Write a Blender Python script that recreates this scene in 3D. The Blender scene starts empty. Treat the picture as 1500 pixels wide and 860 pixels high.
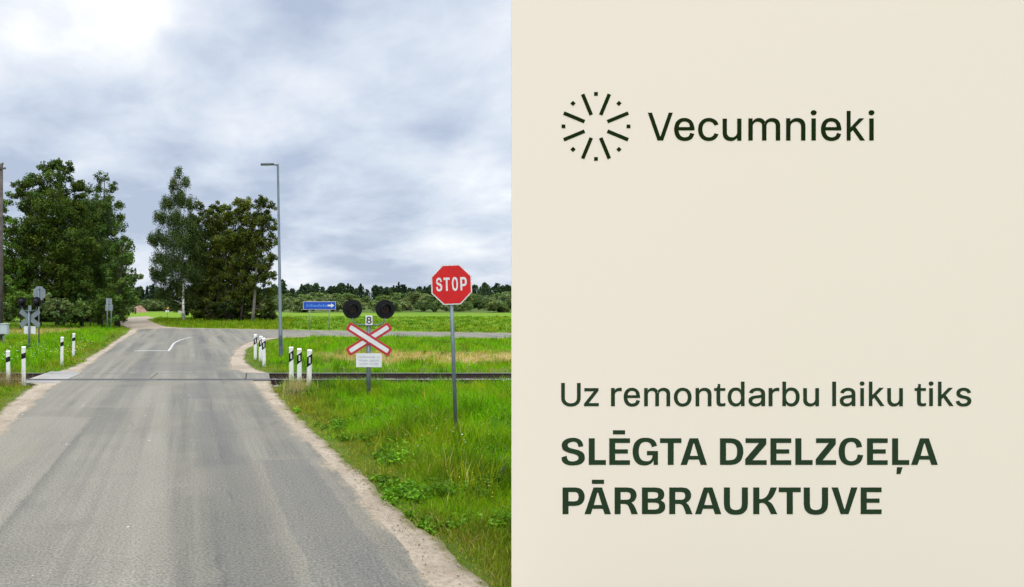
import bpy, bmesh, math, random
import numpy as np
from mathutils import Vector, Matrix

scene = bpy.context.scene
col = scene.collection
R = math.radians
F, CX, HY, CAMZ = 922.0, 375.0, 440.0, 2.3      # focal length (px of a 1500 px wide picture), optical axis, horizon, eye height
rng = np.random.default_rng(11)
random.seed(5)

def at(px, py, Y):
    return Vector(((px - CX) / F * Y, Y, CAMZ - (py - HY) / F * Y))

# ------------------------------------------------------------------ helpers
def tag(o, label=None, cat=None, group=None, kind=None):
    if label: o['label'] = label
    if cat: o['category'] = cat
    if group: o['group'] = group
    if kind: o['kind'] = kind
    return o

def link(o, parent=None):
    col.objects.link(o)
    if parent is not None:
        o.parent = parent
    return o

def empty(name, loc=(0, 0, 0), rz=0.0):
    o = bpy.data.objects.new(name, None)
    o.empty_display_size = .2
    o.location = loc
    o.rotation_euler = (0, 0, rz)
    return link(o)

def children(o):
    return list(o.children)

def copy_tree(o, parent=None):
    c = o.copy()
    col.objects.link(c)
    c.parent = parent
    for ch in children(o):
        copy_tree(ch, c)
    return c

class MB:
    """collects shapes and links them as one mesh object"""
    def __init__(s):
        s.v, s.f, s.sm = [], [], []
    def add(s, vs, fs, smooth=False):
        b = len(s.v)
        s.v += [tuple(v) for v in vs]
        s.f += [tuple(i + b for i in f) for f in fs]
        s.sm += [smooth] * len(fs)
        return s
    def box(s, x0, x1, y0, y1, z0, z1, M=None, bev=0.0):
        if bev > 0:
            bm = bmesh.new()
            bmesh.ops.create_cube(bm, size=1)
            bmesh.ops.scale(bm, vec=(x1 - x0, y1 - y0, z1 - z0), verts=bm.verts)
            bmesh.ops.translate(bm, vec=((x0 + x1) / 2, (y0 + y1) / 2, (z0 + z1) / 2), verts=bm.verts)
            bmesh.ops.bevel(bm, geom=list(bm.edges), offset=bev, segments=2, affect='EDGES', profile=.5)
            bm.verts.ensure_lookup_table()
            vs = [v.co.copy() for v in bm.verts]
            fs = [[v.index for v in f.verts] for f in bm.faces]
            bm.free()
        else:
            vs = [Vector((x, y, z)) for z in (z0, z1) for y in (y0, y1) for x in (x0, x1)]
            fs = [(0, 2, 3, 1), (4, 5, 7, 6), (0, 1, 5, 4), (2, 6, 7, 3), (0, 4, 6, 2), (1, 3, 7, 5)]
        if M is not None:
            vs = [M @ v for v in vs]
        return s.add(vs, fs)
    def tube(s, pts, radii, n=10, caps=True, smooth=True):
        pts = [Vector(p) for p in pts]
        if not hasattr(radii, '__len__'):
            radii = [radii] * len(pts)
        vs, fs = [], []
        prev = None
        for i, p in enumerate(pts):
            d = (pts[min(i + 1, len(pts) - 1)] - pts[max(i - 1, 0)]).normalized()
            if prev is None:
                a = d.orthogonal().normalized()
            else:
                a = (prev - d * prev.dot(d)).normalized()
            prev = a
            b = d.cross(a)
            for k in range(n):
                t = 2 * math.pi * k / n
                vs.append(p + (a * math.cos(t) + b * math.sin(t)) * radii[i])
        for i in range(len(pts) - 1):
            for k in range(n):
                k2 = (k + 1) % n
                fs.append((i * n + k, i * n + k2, (i + 1) * n + k2, (i + 1) * n + k))
        s.add(vs, fs, smooth)
        if caps:
            b = len(s.v) - len(vs)
            s.f.append(tuple(b + k for k in reversed(range(n)))); s.sm.append(False)
            s.f.append(tuple(b + (len(pts) - 1) * n + k for k in range(n))); s.sm.append(False)
        return s
    def prism(s, outline, y0, y1, M=None):
        """outline: list of (x, z); extruded from y0 to y1 (convex or simple)"""
        n = len(outline)
        vs = [Vector((x, y0, z)) for x, z in outline] + [Vector((x, y1, z)) for x, z in outline]
        if M is not None:
            vs = [M @ v for v in vs]
        fs = [tuple(range(n)), tuple(reversed(range(n, 2 * n)))]
        fs += [(i, i + n, (i + 1) % n + n, (i + 1) % n) for i in range(n)]
        return s.add(vs, fs)
    def build(s, name, mat, parent=None):
        me = bpy.data.meshes.new(name)
        me.from_pydata(s.v, [], s.f)
        me.polygons.foreach_set('use_smooth', s.sm)
        me.materials.append(mat)
        bm = bmesh.new(); bm.from_mesh(me)
        bmesh.ops.recalc_face_normals(bm, faces=bm.faces)
        bm.to_mesh(me); bm.free()
        return link(bpy.data.objects.new(name, me), parent)

def np_mesh(name, verts, faces_flat, sizes, mat, cols=None, smooth=False):
    me = bpy.data.meshes.new(name)
    n = len(verts)
    me.vertices.add(n)
    me.vertices.foreach_set('co', np.ascontiguousarray(verts, dtype=np.float32).ravel())
    me.loops.add(len(faces_flat))
    me.loops.foreach_set('vertex_index', np.ascontiguousarray(faces_flat, dtype=np.int32))
    me.polygons.add(len(sizes))
    starts = np.concatenate(([0], np.cumsum(sizes)[:-1])).astype(np.int32)
    me.polygons.foreach_set('loop_start', starts)
    me.polygons.foreach_set('loop_total', np.asarray(sizes, dtype=np.int32))
    if cols is not None:
        a = me.attributes.new('Tint', 'FLOAT_COLOR', 'POINT')
        c4 = np.ones((n, 4), dtype=np.float32); c4[:, :3] = cols
        a.data.foreach_set('color', c4.ravel())
    me.update(calc_edges=True)
    me.validate()
    me.materials.append(mat)
    return me

# ------------------------------------------------------------------ materials
def new_mat(name):
    m = bpy.data.materials.new(name)
    m.use_nodes = True
    nt = m.node_tree
    nt.nodes.clear()
    return m, nt, nt.nodes, nt.links

def N(nodes, typ, **kw):
    n = nodes.new(typ)
    for k, v in kw.items():
        if k.startswith('i_'):
            n.inputs[k[2:].replace('_', ' ')].default_value = v
        else:
            setattr(n, k, v)
    return n

def math_n(nt, op, a, b=None, c=None, clamp=False):
    n = nt.nodes.new('ShaderNodeMath'); n.operation = op; n.use_clamp = clamp
    for i, v in enumerate((a, b, c)):
        if v is None: continue
        if isinstance(v, (int, float)): n.inputs[i].default_value = v
        else: nt.links.new(v, n.inputs[i])
    return n.outputs[0]

def mix_c(nt, fac, a, b, mode='MIX'):
    n = nt.nodes.new('ShaderNodeMix'); n.data_type = 'RGBA'; n.blend_type = mode
    for sock, v in ((n.inputs[0], fac), (n.inputs[6], a), (n.inputs[7], b)):
        if isinstance(v, (int, float)): sock.default_value = v
        elif isinstance(v, (tuple, list)): sock.default_value = (*v[:3], 1)
        else: nt.links.new(v, sock)
    return n.outputs[2]

def smooth01(nt, v, lo, hi):
    n = nt.nodes.new('ShaderNodeMapRange'); n.interpolation_type = 'SMOOTHSTEP'
    if isinstance(v, (int, float)): n.inputs[0].default_value = v
    else: nt.links.new(v, n.inputs[0])
    n.inputs[1].default_value = lo; n.inputs[2].default_value = hi
    n.inputs[3].default_value = 0; n.inputs[4].default_value = 1
    return n.outputs[0]

def noise(nt, vec, scale, detail=4, rough=.55, dist=0.0):
    n = nt.nodes.new('ShaderNodeTexNoise')
    n.inputs['Scale'].default_value = scale; n.inputs['Detail'].default_value = detail
    n.inputs['Roughness'].default_value = rough; n.inputs['Distortion'].default_value = dist
    nt.links.new(vec, n.inputs['Vector'])
    return n.outputs[0]

def combine(nt, x, y, z=0.0):
    n = nt.nodes.new('ShaderNodeCombineXYZ')
    for i, v in enumerate((x, y, z)):
        if isinstance(v, (int, float)): n.inputs[i].default_value = v
        else: nt.links.new(v, n.inputs[i])
    return n.outputs[0]

def finish(nt, color, rough=.7, metal=0.0, bump=None, bstr=.3, bdist=.01, spec=.4):
    p = nt.nodes.new('ShaderNodeBsdfPrincipled')
    o = nt.nodes.new('ShaderNodeOutputMaterial')
    if isinstance(color, (tuple, list)): p.inputs['Base Color'].default_value = (*color[:3], 1)
    else: nt.links.new(color, p.inputs['Base Color'])
    if isinstance(rough, (int, float)): p.inputs['Roughness'].default_value = rough
    else: nt.links.new(rough, p.inputs['Roughness'])
    p.inputs['Metallic'].default_value = metal
    p.inputs['Specular IOR Level'].default_value = spec
    if bump is not None:
        b = nt.nodes.new('ShaderNodeBump')
        b.inputs['Strength'].default_value = bstr; b.inputs['Distance'].default_value = bdist
        nt.links.new(bump, b.inputs['Height'])
        nt.links.new(b.outputs[0], p.inputs['Normal'])
    nt.links.new(p.outputs[0], o.inputs['Surface'])
    return p

def obj_vec(nt):
    return nt.nodes.new('ShaderNodeTexCoord').outputs['Object']

def world_xyz(nt):
    g = nt.nodes.new('ShaderNodeNewGeometry')
    s = nt.nodes.new('ShaderNodeSeparateXYZ')
    nt.links.new(g.outputs['Position'], s.inputs[0])
    return g.outputs['Position'], s.outputs[0], s.outputs[1], s.outputs[2]

def plain(name, c, rough=.6, metal=0.0, vary=.12, scale=6.0, dirt=None, spec=.4, bump=0.0):
    m, nt, nd, lk = new_mat(name)
    v = obj_vec(nt)
    n1 = noise(nt, v, scale, 5)
    dark = tuple(x * (1 - vary) for x in c); lite = tuple(min(x * (1 + vary), .95) for x in c)
    cc = mix_c(nt, smooth01(nt, n1, .3, .7), dark, lite)
    if dirt is not None:
        n2 = noise(nt, v, scale * 2.3, 6, .65)
        cc = mix_c(nt, smooth01(nt, n2, .56, .75), cc, dirt)
    finish(nt, cc, rough, metal, bump=n1 if bump else None, bstr=bump, spec=spec)
    return m

M = {}
M['steel'] = plain('galvanised_steel', (.115, .140, .150), .5, .35, .18, 4, dirt=(.12, .13, .125))
M['pole_grey'] = plain('grey_lamp_post', (.070, .088, .098), .5, .2, .15, 2)
M['sign_back'] = plain('bare_sign_back', (.17, .195, .215), .55, .3, .1, 3)
M['sign_red'] = plain('red_sign_film', (.47, .006, .007), .45, 0, .08, 5)
M['cross_red'] = plain('weathered_red_border', (.36, .022, .028), .5, 0, .12, 8)
M['sign_white'] = plain('white_sign_film', (.55, .545, .54), .5, 0, .06, 5, dirt=(.42, .41, .39))
M['sign_blue'] = plain('blue_sign_film', (.006, .05, .30), .4, 0, .1, 4)
M['sign_blue_pale'] = plain('faded_blue_lettering', (.07, .20, .52), .5, 0, .1, 9)
M['sign_yellow'] = plain('yellow_sign_film', (.6, .5, .22), .5, 0, .1, 4)
M['sign_grey'] = plain('grey_sign_print', (.36, .37, .42), .5, 0, .25, 30)
M['black'] = plain('black_paint', (.004, .004, .0045), .6, 0, .2, 10, spec=.2)
M['post_white'] = plain('white_guide_post', (.56, .56, .52), .55, 0, .06, 7, dirt=(.42, .42, .36))
M['reflector'] = plain('grey_reflector', (.42, .42, .42), .3, 0, .1, 20)
M['lens'] = plain('dark_lens', (.02, .008, .008), .2, 0, .2, 10)
M['wood_pole'] = plain('weathered_pole_wood', (.070, .058, .048), .85, 0, .35, 5)
M['porcelain'] = plain('insulator', (.08, .06, .05), .25, 0, .2, 8)
M['cabinet'] = plain('cabinet_grey', (.36, .40, .41), .55, 0, .08, 4, dirt=(.28, .3, .3))
M['rail_side'] = plain('rusty_rail_side', (.028, .018, .013), .85, .1, .3, 14)
M['rail_top'] = plain('worn_rail_head', (.30, .30, .30), .35, .8, .15, 20)
M['sleeper'] = plain('dark_sleeper', (.055, .040, .030), .9, 0, .35, 10)
M['stone'] = plain('ballast_stone', (.30, .28, .26), .9, 0, .35, 3)
M['board_frame'] = plain('board_back_frame', (.25, .26, .27), .5, .6, .1, 4)
M['rubber'] = plain('dark_branch', (.010, .009, .008), .75, 0, .3, 12)
M['earth'] = plain('reddish_earth', (.22, .13, .09), .95, 0, .3, 2, bump=.4)
M['bark'] = plain('dark_bark', (.032, .025, .019), .9, 0, .4, 6)
M['bark_pale'] = plain('grey_bark', (.13, .115, .095), .9, 0, .35, 5)
M['rubber_pad'] = plain('black_rubber_gap', (.022, .022, .023), .9, 0, .2, 12)
M['deck'] = plain('crossing_concrete', (.215, .198, .172), .9, 0, .16, 1.7, dirt=(.15, .14, .125))
M['marking'] = plain('worn_white_road_paint', (.32, .31, .29), .7, 0, .12, 3, dirt=(.20, .195, .18))
def board_mat():
    m, nt, nd, lk = new_mat('cream_board_face')
    v = obj_vec(nt)
    c = mix_c(nt, noise(nt, v, .7, 3), (.670, .586, .486), (.676, .592, .492))
    finish(nt, c, .75, 0, spec=.15)
    return m
M['board'] = board_mat()
M['ink_dark'] = plain('blackish_green_print', (.007, .017, .0025), .9, 0, .04, 2, spec=.05)
M['ink_green'] = plain('dark_green_print', (.017, .035, .016), .9, 0, .04, 2, spec=.05)

def bark_birch():
    m, nt, nd, lk = new_mat('birch_bark')
    v = obj_vec(nt)
    mp = nd.new('ShaderNodeMapping'); mp.inputs['Scale'].default_value = (1, 1, 2.5)
    lk.new(v, mp.inputs[0])
    n1 = noise(nt, mp.outputs[0], 2.4, 4)
    c = mix_c(nt, smooth01(nt, n1, .53, .62), (.62, .60, .55), (.04, .035, .03))
    finish(nt, c, .8)
    return m
M['birch'] = bark_birch()

def leaf_mat(name, trans=.30, rough=.55, spec=.35):
    m, nt, nd, lk = new_mat(name)
    a = nd.new('ShaderNodeAttribute'); a.attribute_name = 'Tint'
    p = nd.new('ShaderNodeBsdfPrincipled')
    p.inputs['Roughness'].default_value = rough; p.inputs['Specular IOR Level'].default_value = spec
    lk.new(a.outputs['Color'], p.inputs['Base Color'])
    t = nd.new('ShaderNodeBsdfTranslucent')
    tc = mix_c(nt, 1.0, a.outputs['Color'], (1.2, 1.25, .4), 'MULTIPLY')
    lk.new(tc, t.inputs['Color'])
    mx = nd.new('ShaderNodeMixShader'); mx.inputs[0].default_value = trans
    lk.new(p.outputs[0], mx.inputs[1]); lk.new(t.outputs[0], mx.inputs[2])
    o = nd.new('ShaderNodeOutputMaterial'); lk.new(mx.outputs[0], o.inputs['Surface'])
    return m
M['leaf'] = leaf_mat('tree_leaf', trans=.26, spec=.08)
M['grass'] = leaf_mat('grass_blade', trans=.35, rough=.8, spec=.05)

def asphalt_mat():
    m, nt, nd, lk = new_mat('worn_asphalt')
    P, X, Y, Z = world_xyz(nt)
    u = math_n(nt, 'ADD', X, math_n(nt, 'MULTIPLY', Y, .105))          # distance across the carriageway
    streak = noise(nt, combine(nt, math_n(nt, 'MULTIPLY', u, 1.5), math_n(nt, 'MULTIPLY', Y, .045)), 1.0, 5, .62, .2)
    wide = noise(nt, P, .22, 4, .6)
    patch = noise(nt, P, 1.3, 5, .65, .4)
    grit = noise(nt, P, 38, 4, .75)
    fine = noise(nt, P, 170, 2, .7)
    c = mix_c(nt, smooth01(nt, streak, .32, .70), (.076, .073, .066), (.172, .159, .132))
    c = mix_c(nt, smooth01(nt, wide, .40, .66), c, (.134, .123, .101))
    c = mix_c(nt, math_n(nt, 'MULTIPLY', smooth01(nt, patch, .54, .70), .22), c, (.178, .163, .133))
    c = mix_c(nt, math_n(nt, 'MULTIPLY', smooth01(nt, patch, .46, .30), .22), c, (.070, .068, .064))
    # worn wheel tracks, darker and smoother
    for cx in (-1.55, .55):
        d = math_n(nt, 'ABSOLUTE', math_n(nt, 'SUBTRACT', u, cx))
        w = math_n(nt, 'MULTIPLY', math_n(nt, 'SUBTRACT', 1.0, smooth01(nt, d, .12, .55)), .42)
        c = mix_c(nt, math_n(nt, 'MULTIPLY', w, smooth01(nt, wide, .25, .6)), c, (.070, .068, .066))
    # tar repair seam and cracks
    vw = nd.new('ShaderNodeTexVoronoi'); vw.feature = 'DISTANCE_TO_EDGE'; vw.inputs['Scale'].default_value = .42
    wob = nd.new('ShaderNodeVectorMath'); wob.operation = 'ADD'
    wn = nd.new('ShaderNodeTexNoise'); wn.inputs['Scale'].default_value = 1.1; wn.inputs['Detail'].default_value = 6
    lk.new(P, wn.inputs['Vector'])
    lk.new(P, wob.inputs[0]); lk.new(wn.outputs[1], wob.inputs[1]); lk.new(wob.outputs[0], vw.inputs['Vector'])
    crack = math_n(nt, 'SUBTRACT', 1.0, smooth01(nt, vw.outputs[0], .003, .014))
    crack = math_n(nt, 'MULTIPLY', crack, smooth01(nt, noise(nt, P, .33, 3), .50, .62))
    c = mix_c(nt, math_n(nt, 'MULTIPLY', crack, .40), c, (.05, .05, .05))
    # old repair patches, each with its own edge and shade
    wx = math_n(nt, 'MULTIPLY', math_n(nt, 'SUBTRACT', noise(nt, P, 2.2, 4), .5), .22)
    uu = math_n(nt, 'ADD', u, wx); yy = math_n(nt, 'ADD', Y, math_n(nt, 'MULTIPLY', wx, 2.2))
    for (u0, u1, y0, y1, amt, pc) in ((.05, .80, 8.6, 13.2, .24, (.066, .065, .066)), (-3.3, -1.9, 6.2, 12.5, .40, (.178, .160, .134)), (-1.05, -.35, 5.0, 10.6, .35, (.160, .148, .124)),
                                      (1.0, 1.75, 4.0, 9.2, .40, (.070, .069, .072)), (-2.6, -.6, 13.4, 16.8, .30, (.165, .152, .128)), (-5.0, -3.9, 11, 17.5, .40, (.074, .073, .078)), (-.2, .5, 14.6, 17.6, .35, (.072, .070, .072)), (-1.9, .9, 20.4, 23.5, .30, (.085, .082, .08))):
        w = math_n(nt, 'MULTIPLY', math_n(nt, 'MULTIPLY', smooth01(nt, uu, u0, u0 + .05), math_n(nt, 'SUBTRACT', 1.0, smooth01(nt, uu, u1 - .05, u1))),
                   math_n(nt, 'MULTIPLY', smooth01(nt, yy, y0, y0 + .2), math_n(nt, 'SUBTRACT', 1.0, smooth01(nt, yy, y1 - .2, y1))))
        c = mix_c(nt, math_n(nt, 'MULTIPLY', w, amt), c, pc)
    # long seam along the lane edge
    sw = math_n(nt, 'ADD', u, math_n(nt, 'MULTIPLY', noise(nt, combine(nt, 0.0, Y), .8, 4), .22))
    sd = math_n(nt, 'ABSOLUTE', math_n(nt, 'SUBTRACT', sw, .58))
    seam = math_n(nt, 'MULTIPLY', math_n(nt, 'SUBTRACT', 1.0, smooth01(nt, sd, .004, .02)), smooth01(nt, noise(nt, P, .5, 3), .54, .60))
    c = mix_c(nt, math_n(nt, 'MULTIPLY', seam, .65), c, (.055, .055, .058))
    # thrown dust: sandy tint where the gravel is carried on
    dust = smooth01(nt, noise(nt, combine(nt, u, math_n(nt, 'MULTIPLY', Y, .2)), .9, 5, .6), .58, .75)
    c = mix_c(nt, math_n(nt, 'MULTIPLY', dust, .40), c, (.195, .165, .125))
    ea = nd.new('ShaderNodeAttribute'); ea.attribute_name = 'Edge'
    ev = math_n(nt, 'ADD', ea.outputs['Fac'], math_n(nt, 'MULTIPLY', math_n(nt, 'SUBTRACT', patch, .5), 1.3))
    ev = math_n(nt, 'ADD', ev, math_n(nt, 'MULTIPLY', math_n(nt, 'SUBTRACT', noise(nt, P, 9, 4, .7), .5), .7))
    c = mix_c(nt, smooth01(nt, ev, .74, 1.15), c, (.225, .180, .130))
    g = mix_c(nt, smooth01(nt, grit, .28, .72), (.58, .58, .58), (1.42, 1.42, 1.40))
    c = mix_c(nt, 1.0, c, g, 'MULTIPLY')
    sp = smooth01(nt, fine, .68, .80)
    c = mix_c(nt, 1.0, c, (1.03, 1.0, .92), 'MULTIPLY')
    c = mix_c(nt, math_n(nt, 'MULTIPLY', sp, .6), c, (.32, .30, .27))
    chip = smooth01(nt, noise(nt, P, 6.5, 1, .4), .79, .82)
    c = mix_c(nt, math_n(nt, 'MULTIPLY', chip, .7), c, (.45, .44, .41))
    h = math_n(nt, 'ADD', math_n(nt, 'MULTIPLY', grit, .6), math_n(nt, 'MULTIPLY', fine, .4))
    finish(nt, c, .88, 0, bump=h, bstr=.35, bdist=.008, spec=.25)
    return m
M['asphalt'] = asphalt_mat()

def gravel_mat():
    m, nt, nd, lk = new_mat('sandy_gravel')
    P, X, Y, Z = world_xyz(nt)
    n0 = noise(nt, P, .9, 5, .6); n1 = noise(nt, P, 16, 5, .7); n2 = noise(nt, P, 75, 3, .7)
    c = mix_c(nt, smooth01(nt, n0, .3, .7), (.215, .170, .120), (.300, .244, .178))
    c = mix_c(nt, 1.0, c, mix_c(nt, smooth01(nt, n1, .3, .7), (.78, .77, .75), (1.15, 1.15, 1.15)), 'MULTIPLY')
    c = mix_c(nt, math_n(nt, 'MULTIPLY', smooth01(nt, n2, .60, .70), .5), c, (.40, .36, .30))
    c = mix_c(nt, math_n(nt, 'MULTIPLY', smooth01(nt, n2, .40, .30), .45), c, (.15, .115, .085))
    ea = nt.nodes.new('ShaderNodeAttribute'); ea.attribute_name = 'Edge'
    ev = math_n(nt, 'ADD', ea.outputs['Fac'], math_n(nt, 'MULTIPLY', math_n(nt, 'SUBTRACT', n1, .5), 1.6))
    ev = math_n(nt, 'ADD', ev, math_n(nt, 'MULTIPLY', math_n(nt, 'SUBTRACT', noise(nt, P, 3.1, 4, .65), .5), 1.4))
    c = mix_c(nt, smooth01(nt, ev, .45, .95), c, mix_c(nt, smooth01(nt, n2, .4, .6), (.075, .078, .022), (.15, .12, .06)))
    finish(nt, c, .95, 0, bump=math_n(nt, 'ADD', n1, n2), bstr=.5, bdist=.015, spec=.2)
    return m
M['gravel'] = gravel_mat()

def ground_mat():
    m, nt, nd, lk = new_mat('meadow_ground')
    P, X, Y, Z = world_xyz(nt)
    n0 = noise(nt, P, .055, 5, .6, .5); n1 = noise(nt, P, .5, 5, .65); n2 = noise(nt, P, 5, 5, .75); n3 = noise(nt, P, 30, 4, .75)
    near = mix_c(nt, smooth01(nt, n1, .35, .65), (.048, .090, .006), (.095, .120, .018))
    near = mix_c(nt, smooth01(nt, n2, .60, .72), near, (.13, .10, .055))
    far = mix_c(nt, smooth01(nt, n0, .35, .65), (.088, .165, .006), (.128, .205, .010))
    far = mix_c(nt, math_n(nt, 'MULTIPLY', smooth01(nt, n1, .48, .72), .5), far, (.060, .115, .012))
    far = mix_c(nt, smooth01(nt, math_n(nt, 'ADD', Y, math_n(nt, 'MULTIPLY', n0, 30.0)), 128, 146), far, (.060, .085, .016))
    c = mix_c(nt, smooth01(nt, Y, 40, 52), near, far)
    # strips of mown dry hay
    wob = math_n(nt, 'ADD', Y, math_n(nt, 'MULTIPLY', math_n(nt, 'SUBTRACT', n1, .5), 5.0))
    s1 = math_n(nt, 'MULTIPLY', smooth01(nt, wob, 22.4, 23.4), math_n(nt, 'SUBTRACT', 1.0, smooth01(nt, wob, 27, 30)))
    s1 = math_n(nt, 'MULTIPLY', s1, smooth01(nt, X, 1.5, 4.5))
    c = mix_c(nt, math_n(nt, 'MULTIPLY', s1, .9), c, (.32, .235, .10))
    s2 = math_n(nt, 'MULTIPLY', smooth01(nt, wob, 40, 43), math_n(nt, 'SUBTRACT', 1.0, smooth01(nt, wob, 50, 53)))
    s2 = math_n(nt, 'MULTIPLY', s2, math_n(nt, 'SUBTRACT', 1.0, smooth01(nt, X, -15, -12.5)))
    c = mix_c(nt, math_n(nt, 'MULTIPLY', s2, .8), c, (.29, .22, .09))
    c = mix_c(nt, 1.0, c, mix_c(nt, smooth01(nt, n2, .25, .75), (.72, .74, .7), (1.25, 1.22, 1.2)), 'MULTIPLY')
    c = mix_c(nt, 1.0, c, mix_c(nt, smooth01(nt, n3, .25, .75), (.75, .75, .75), (1.22, 1.22, 1.2)), 'MULTIPLY')
    finish(nt, c, .95, 0, bump=math_n(nt, 'ADD', n2, n3), bstr=.7, bdist=.06, spec=.1)
    return m
M['ground'] = ground_mat()

# ------------------------------------------------------------------ world, sun, camera
SUN_EL, SUN_AZ = 42.0, 200.0      # azimuth measured clockwise from the +Y (viewing) direction: behind the camera, a little left
def build_world():
    w = bpy.data.worlds.new('World'); scene.world = w; w.use_nodes = True
    nt = w.node_tree; nt.nodes.clear(); nd, lk = nt.nodes, nt.links
    sky = nd.new('ShaderNodeTexSky'); sky.sky_type = 'NISHITA'; sky.sun_disc = False
    sky.sun_elevation = R(SUN_EL); sky.sun_rotation = R(SUN_AZ); sky.air_density = 1.2; sky.dust_density = 2.0
    g = nd.new('ShaderNodeTexCoord').outputs['Generated']
    sp = nd.new('ShaderNodeSeparateXYZ'); lk.new(g, sp.inputs[0])
    x, y, z = sp.outputs
    zc = math_n(nt, 'MAXIMUM', z, 0.0)
    den = math_n(nt, 'ADD', zc, .26)
    px = math_n(nt, 'DIVIDE', x, den); py = math_n(nt, 'DIVIDE', y, den)
    p = combine(nt, math_n(nt, 'MULTIPLY', px, 1.25), py, 3.7)
    nA = noise(nt, p, .95, 7, .50, .3)
    p2 = combine(nt, math_n(nt, 'MULTIPLY', px, .95), math_n(nt, 'ADD', py, 9.3), 1.2)
    nB = noise(nt, p2, 2.3, 7, .52, .25)
    m = math_n(nt, 'ADD', math_n(nt, 'MULTIPLY', nA, .64), math_n(nt, 'MULTIPLY', nB, .36))
    nC = noise(nt, combine(nt, math_n(nt, 'MULTIPLY', px, 1.1), math_n(nt, 'ADD', py, 4.1), 8.2), 5.5, 6, .55, .4)
    m = math_n(nt, 'ADD', m, math_n(nt, 'MULTIPLY', math_n(nt, 'SUBTRACT', nC, .5), .20))
    # brighter breaks in the cloud, as directions on the sky
    def lobe(d, k, amp):
        v = Vector(d).normalized()
        dp = nd.new('ShaderNodeVectorMath'); dp.operation = 'DOT_PRODUCT'
        lk.new(g, dp.inputs[0]); dp.inputs[1].default_value = v
        e = math_n(nt, 'POWER', math_n(nt, 'MAXIMUM', dp.outputs['Value'], 0.0), k)
        return math_n(nt, 'MULTIPLY', e, amp)
    for (dx, dy, k, amp) in LOBES:
        m = math_n(nt, 'ADD', m, lobe(((dx - CX) / F, 1.0, (HY - dy) / F), k, amp))
    ramp = nd.new('ShaderNodeValToRGB'); lk.new(m, ramp.inputs[0])
    el = ramp.color_ramp.elements
    el[0].position = .395; el[0].color = (.42, .49, .625, 1)
    el[1].position = .71; el[1].color = (1.00, 1.01, 1.04, 1)
    for pos, c in ((.455, (.515, .585, .705)), (.52, (.62, .68, .78)), (.59, (.74, .78, .85))):
        e = el.new(pos); e.color = (*c, 1)
    # an overcast sky is brighter overhead, and brighter round the veiled sun behind the viewer
    up = math_n(nt, 'MULTIPLY', smooth01(nt, z, .42, .95), 4.6)
    back = math_n(nt, 'MULTIPLY', smooth01(nt, math_n(nt, 'MULTIPLY', y, -1.0), -.05, .75), BACK)
    gain = math_n(nt, 'MULTIPLY', math_n(nt, 'ADD', 1.0, math_n(nt, 'ADD', up, back)), 10.0)
    cl = nd.new('ShaderNodeVectorMath'); cl.operation = 'SCALE'
    lk.new(ramp.outputs[0], cl.inputs[0]); lk.new(gain, cl.inputs['Scale'])
    c = mix_c(nt, .94, sky.outputs[0], cl.outputs[0])
    bg = nd.new('ShaderNodeBackground'); bg.inputs['Strength'].default_value = .1
    lk.new(c, bg.inputs['Color'])
    o = nd.new('ShaderNodeOutputWorld'); lk.new(bg.outputs[0], o.inputs['Surface'])
LOBES = [(50, 15, 600, .055), (195, 50, 800, .072), (700, 240, 620, .10), (250, 130, 200, .02), (430, 150, 160, -.035), (680, 385, 1600, .05), (560, 345, 300, -.06), (640, 120, 200, -.03), (200, 330, 300, -.03)]
BACK = .35
build_world()

sun = bpy.data.lights.new('sun', 'SUN'); sun.energy = 1.2; sun.angle = R(14); sun.color = (1, .955, .89)
so = link(bpy.data.objects.new('sun', sun))
az, e = R(SUN_AZ), R(SUN_EL)
to_sun = Vector((math.sin(az) * math.cos(e), math.cos(az) * math.cos(e), math.sin(e)))
so.rotation_euler = to_sun.to_track_quat('Z', 'Y').to_euler()
so.location = (0, -20, 40)

cam = bpy.data.cameras.new('camera')
cam.sensor_width = 36; cam.lens = F / 1500 * 36
cam.shift_x = .25; cam.shift_y = 10 / 1500
cam.clip_start = .05; cam.clip_end = 6000
co = link(bpy.data.objects.new('camera', cam))
co.location = (0, 0, CAMZ); co.rotation_euler = (R(90), 0, 0)
scene.camera = co
scene.view_settings.view_transform = 'Standard'
scene.view_settings.look = 'None'
scene.view_settings.exposure = 0.22
scene.view_settings.gamma = 1
scene.cycles.use_denoising = True
scene.cycles.max_bounces = 6
scene.cycles.transparent_max_bounces = 4
scene.render.film_transparent = False

# ------------------------------------------------------------------ road outlines (x, y in metres)
ASPH_L1 = [(-3.2, -14), (-3.4, 5), (-4.3, 9.9), (-5.45, 16.7), (-5.6, 18.12)]
ASPH_R1 = [(2.7, -14), (1.435, 5.07), (1.28, 6.95), (1.07, 8.63), (.68, 11.4), (.31, 14.3), (-.10, 18.12)]
GRAV_L1 = [(-3.8, -14), (-4.0, 5), (-4.75, 9.9), (-5.32, 13), (-5.79, 15.5), (-6.1, 17.3), (-6.62, 18.10)]
GRAV_R1 = [(3.1, -14), (1.90, 5.07), (1.79, 5.89), (1.61, 6.65), (1.43, 8.19), (1.16, 9.91), (.685, 14.04), (.44, 16.3), (.42, 18.10)]
ASPH_L2 = [(-5.65, 19.90), (-5.82, 20.4), (-6.1, 23.05), (-6.55, 26.8), (-7.66, 35.3), (-8.75, 46.1), (-9.5, 50.2)]
ASPH_TOP = [(-7.6, 52.0), (-5.0, 51.4), (-3.6, 51), (1.34, 49.3), (9.7, 46.5), (17.9, 44.2), (30, 41.5), (60, 38), (130, 36)]
ASPH_LOW = [(130, 29.5), (60, 31.5), (30, 35), (15.6, 38.6), (8.2, 41.0), (3.2, 40.6), (.7, 38.6), (-.45, 34.5), (-.95, 29.4), (-1.0, 24.9), (-.8, 21.2), (-.25, 19.90)]
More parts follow.
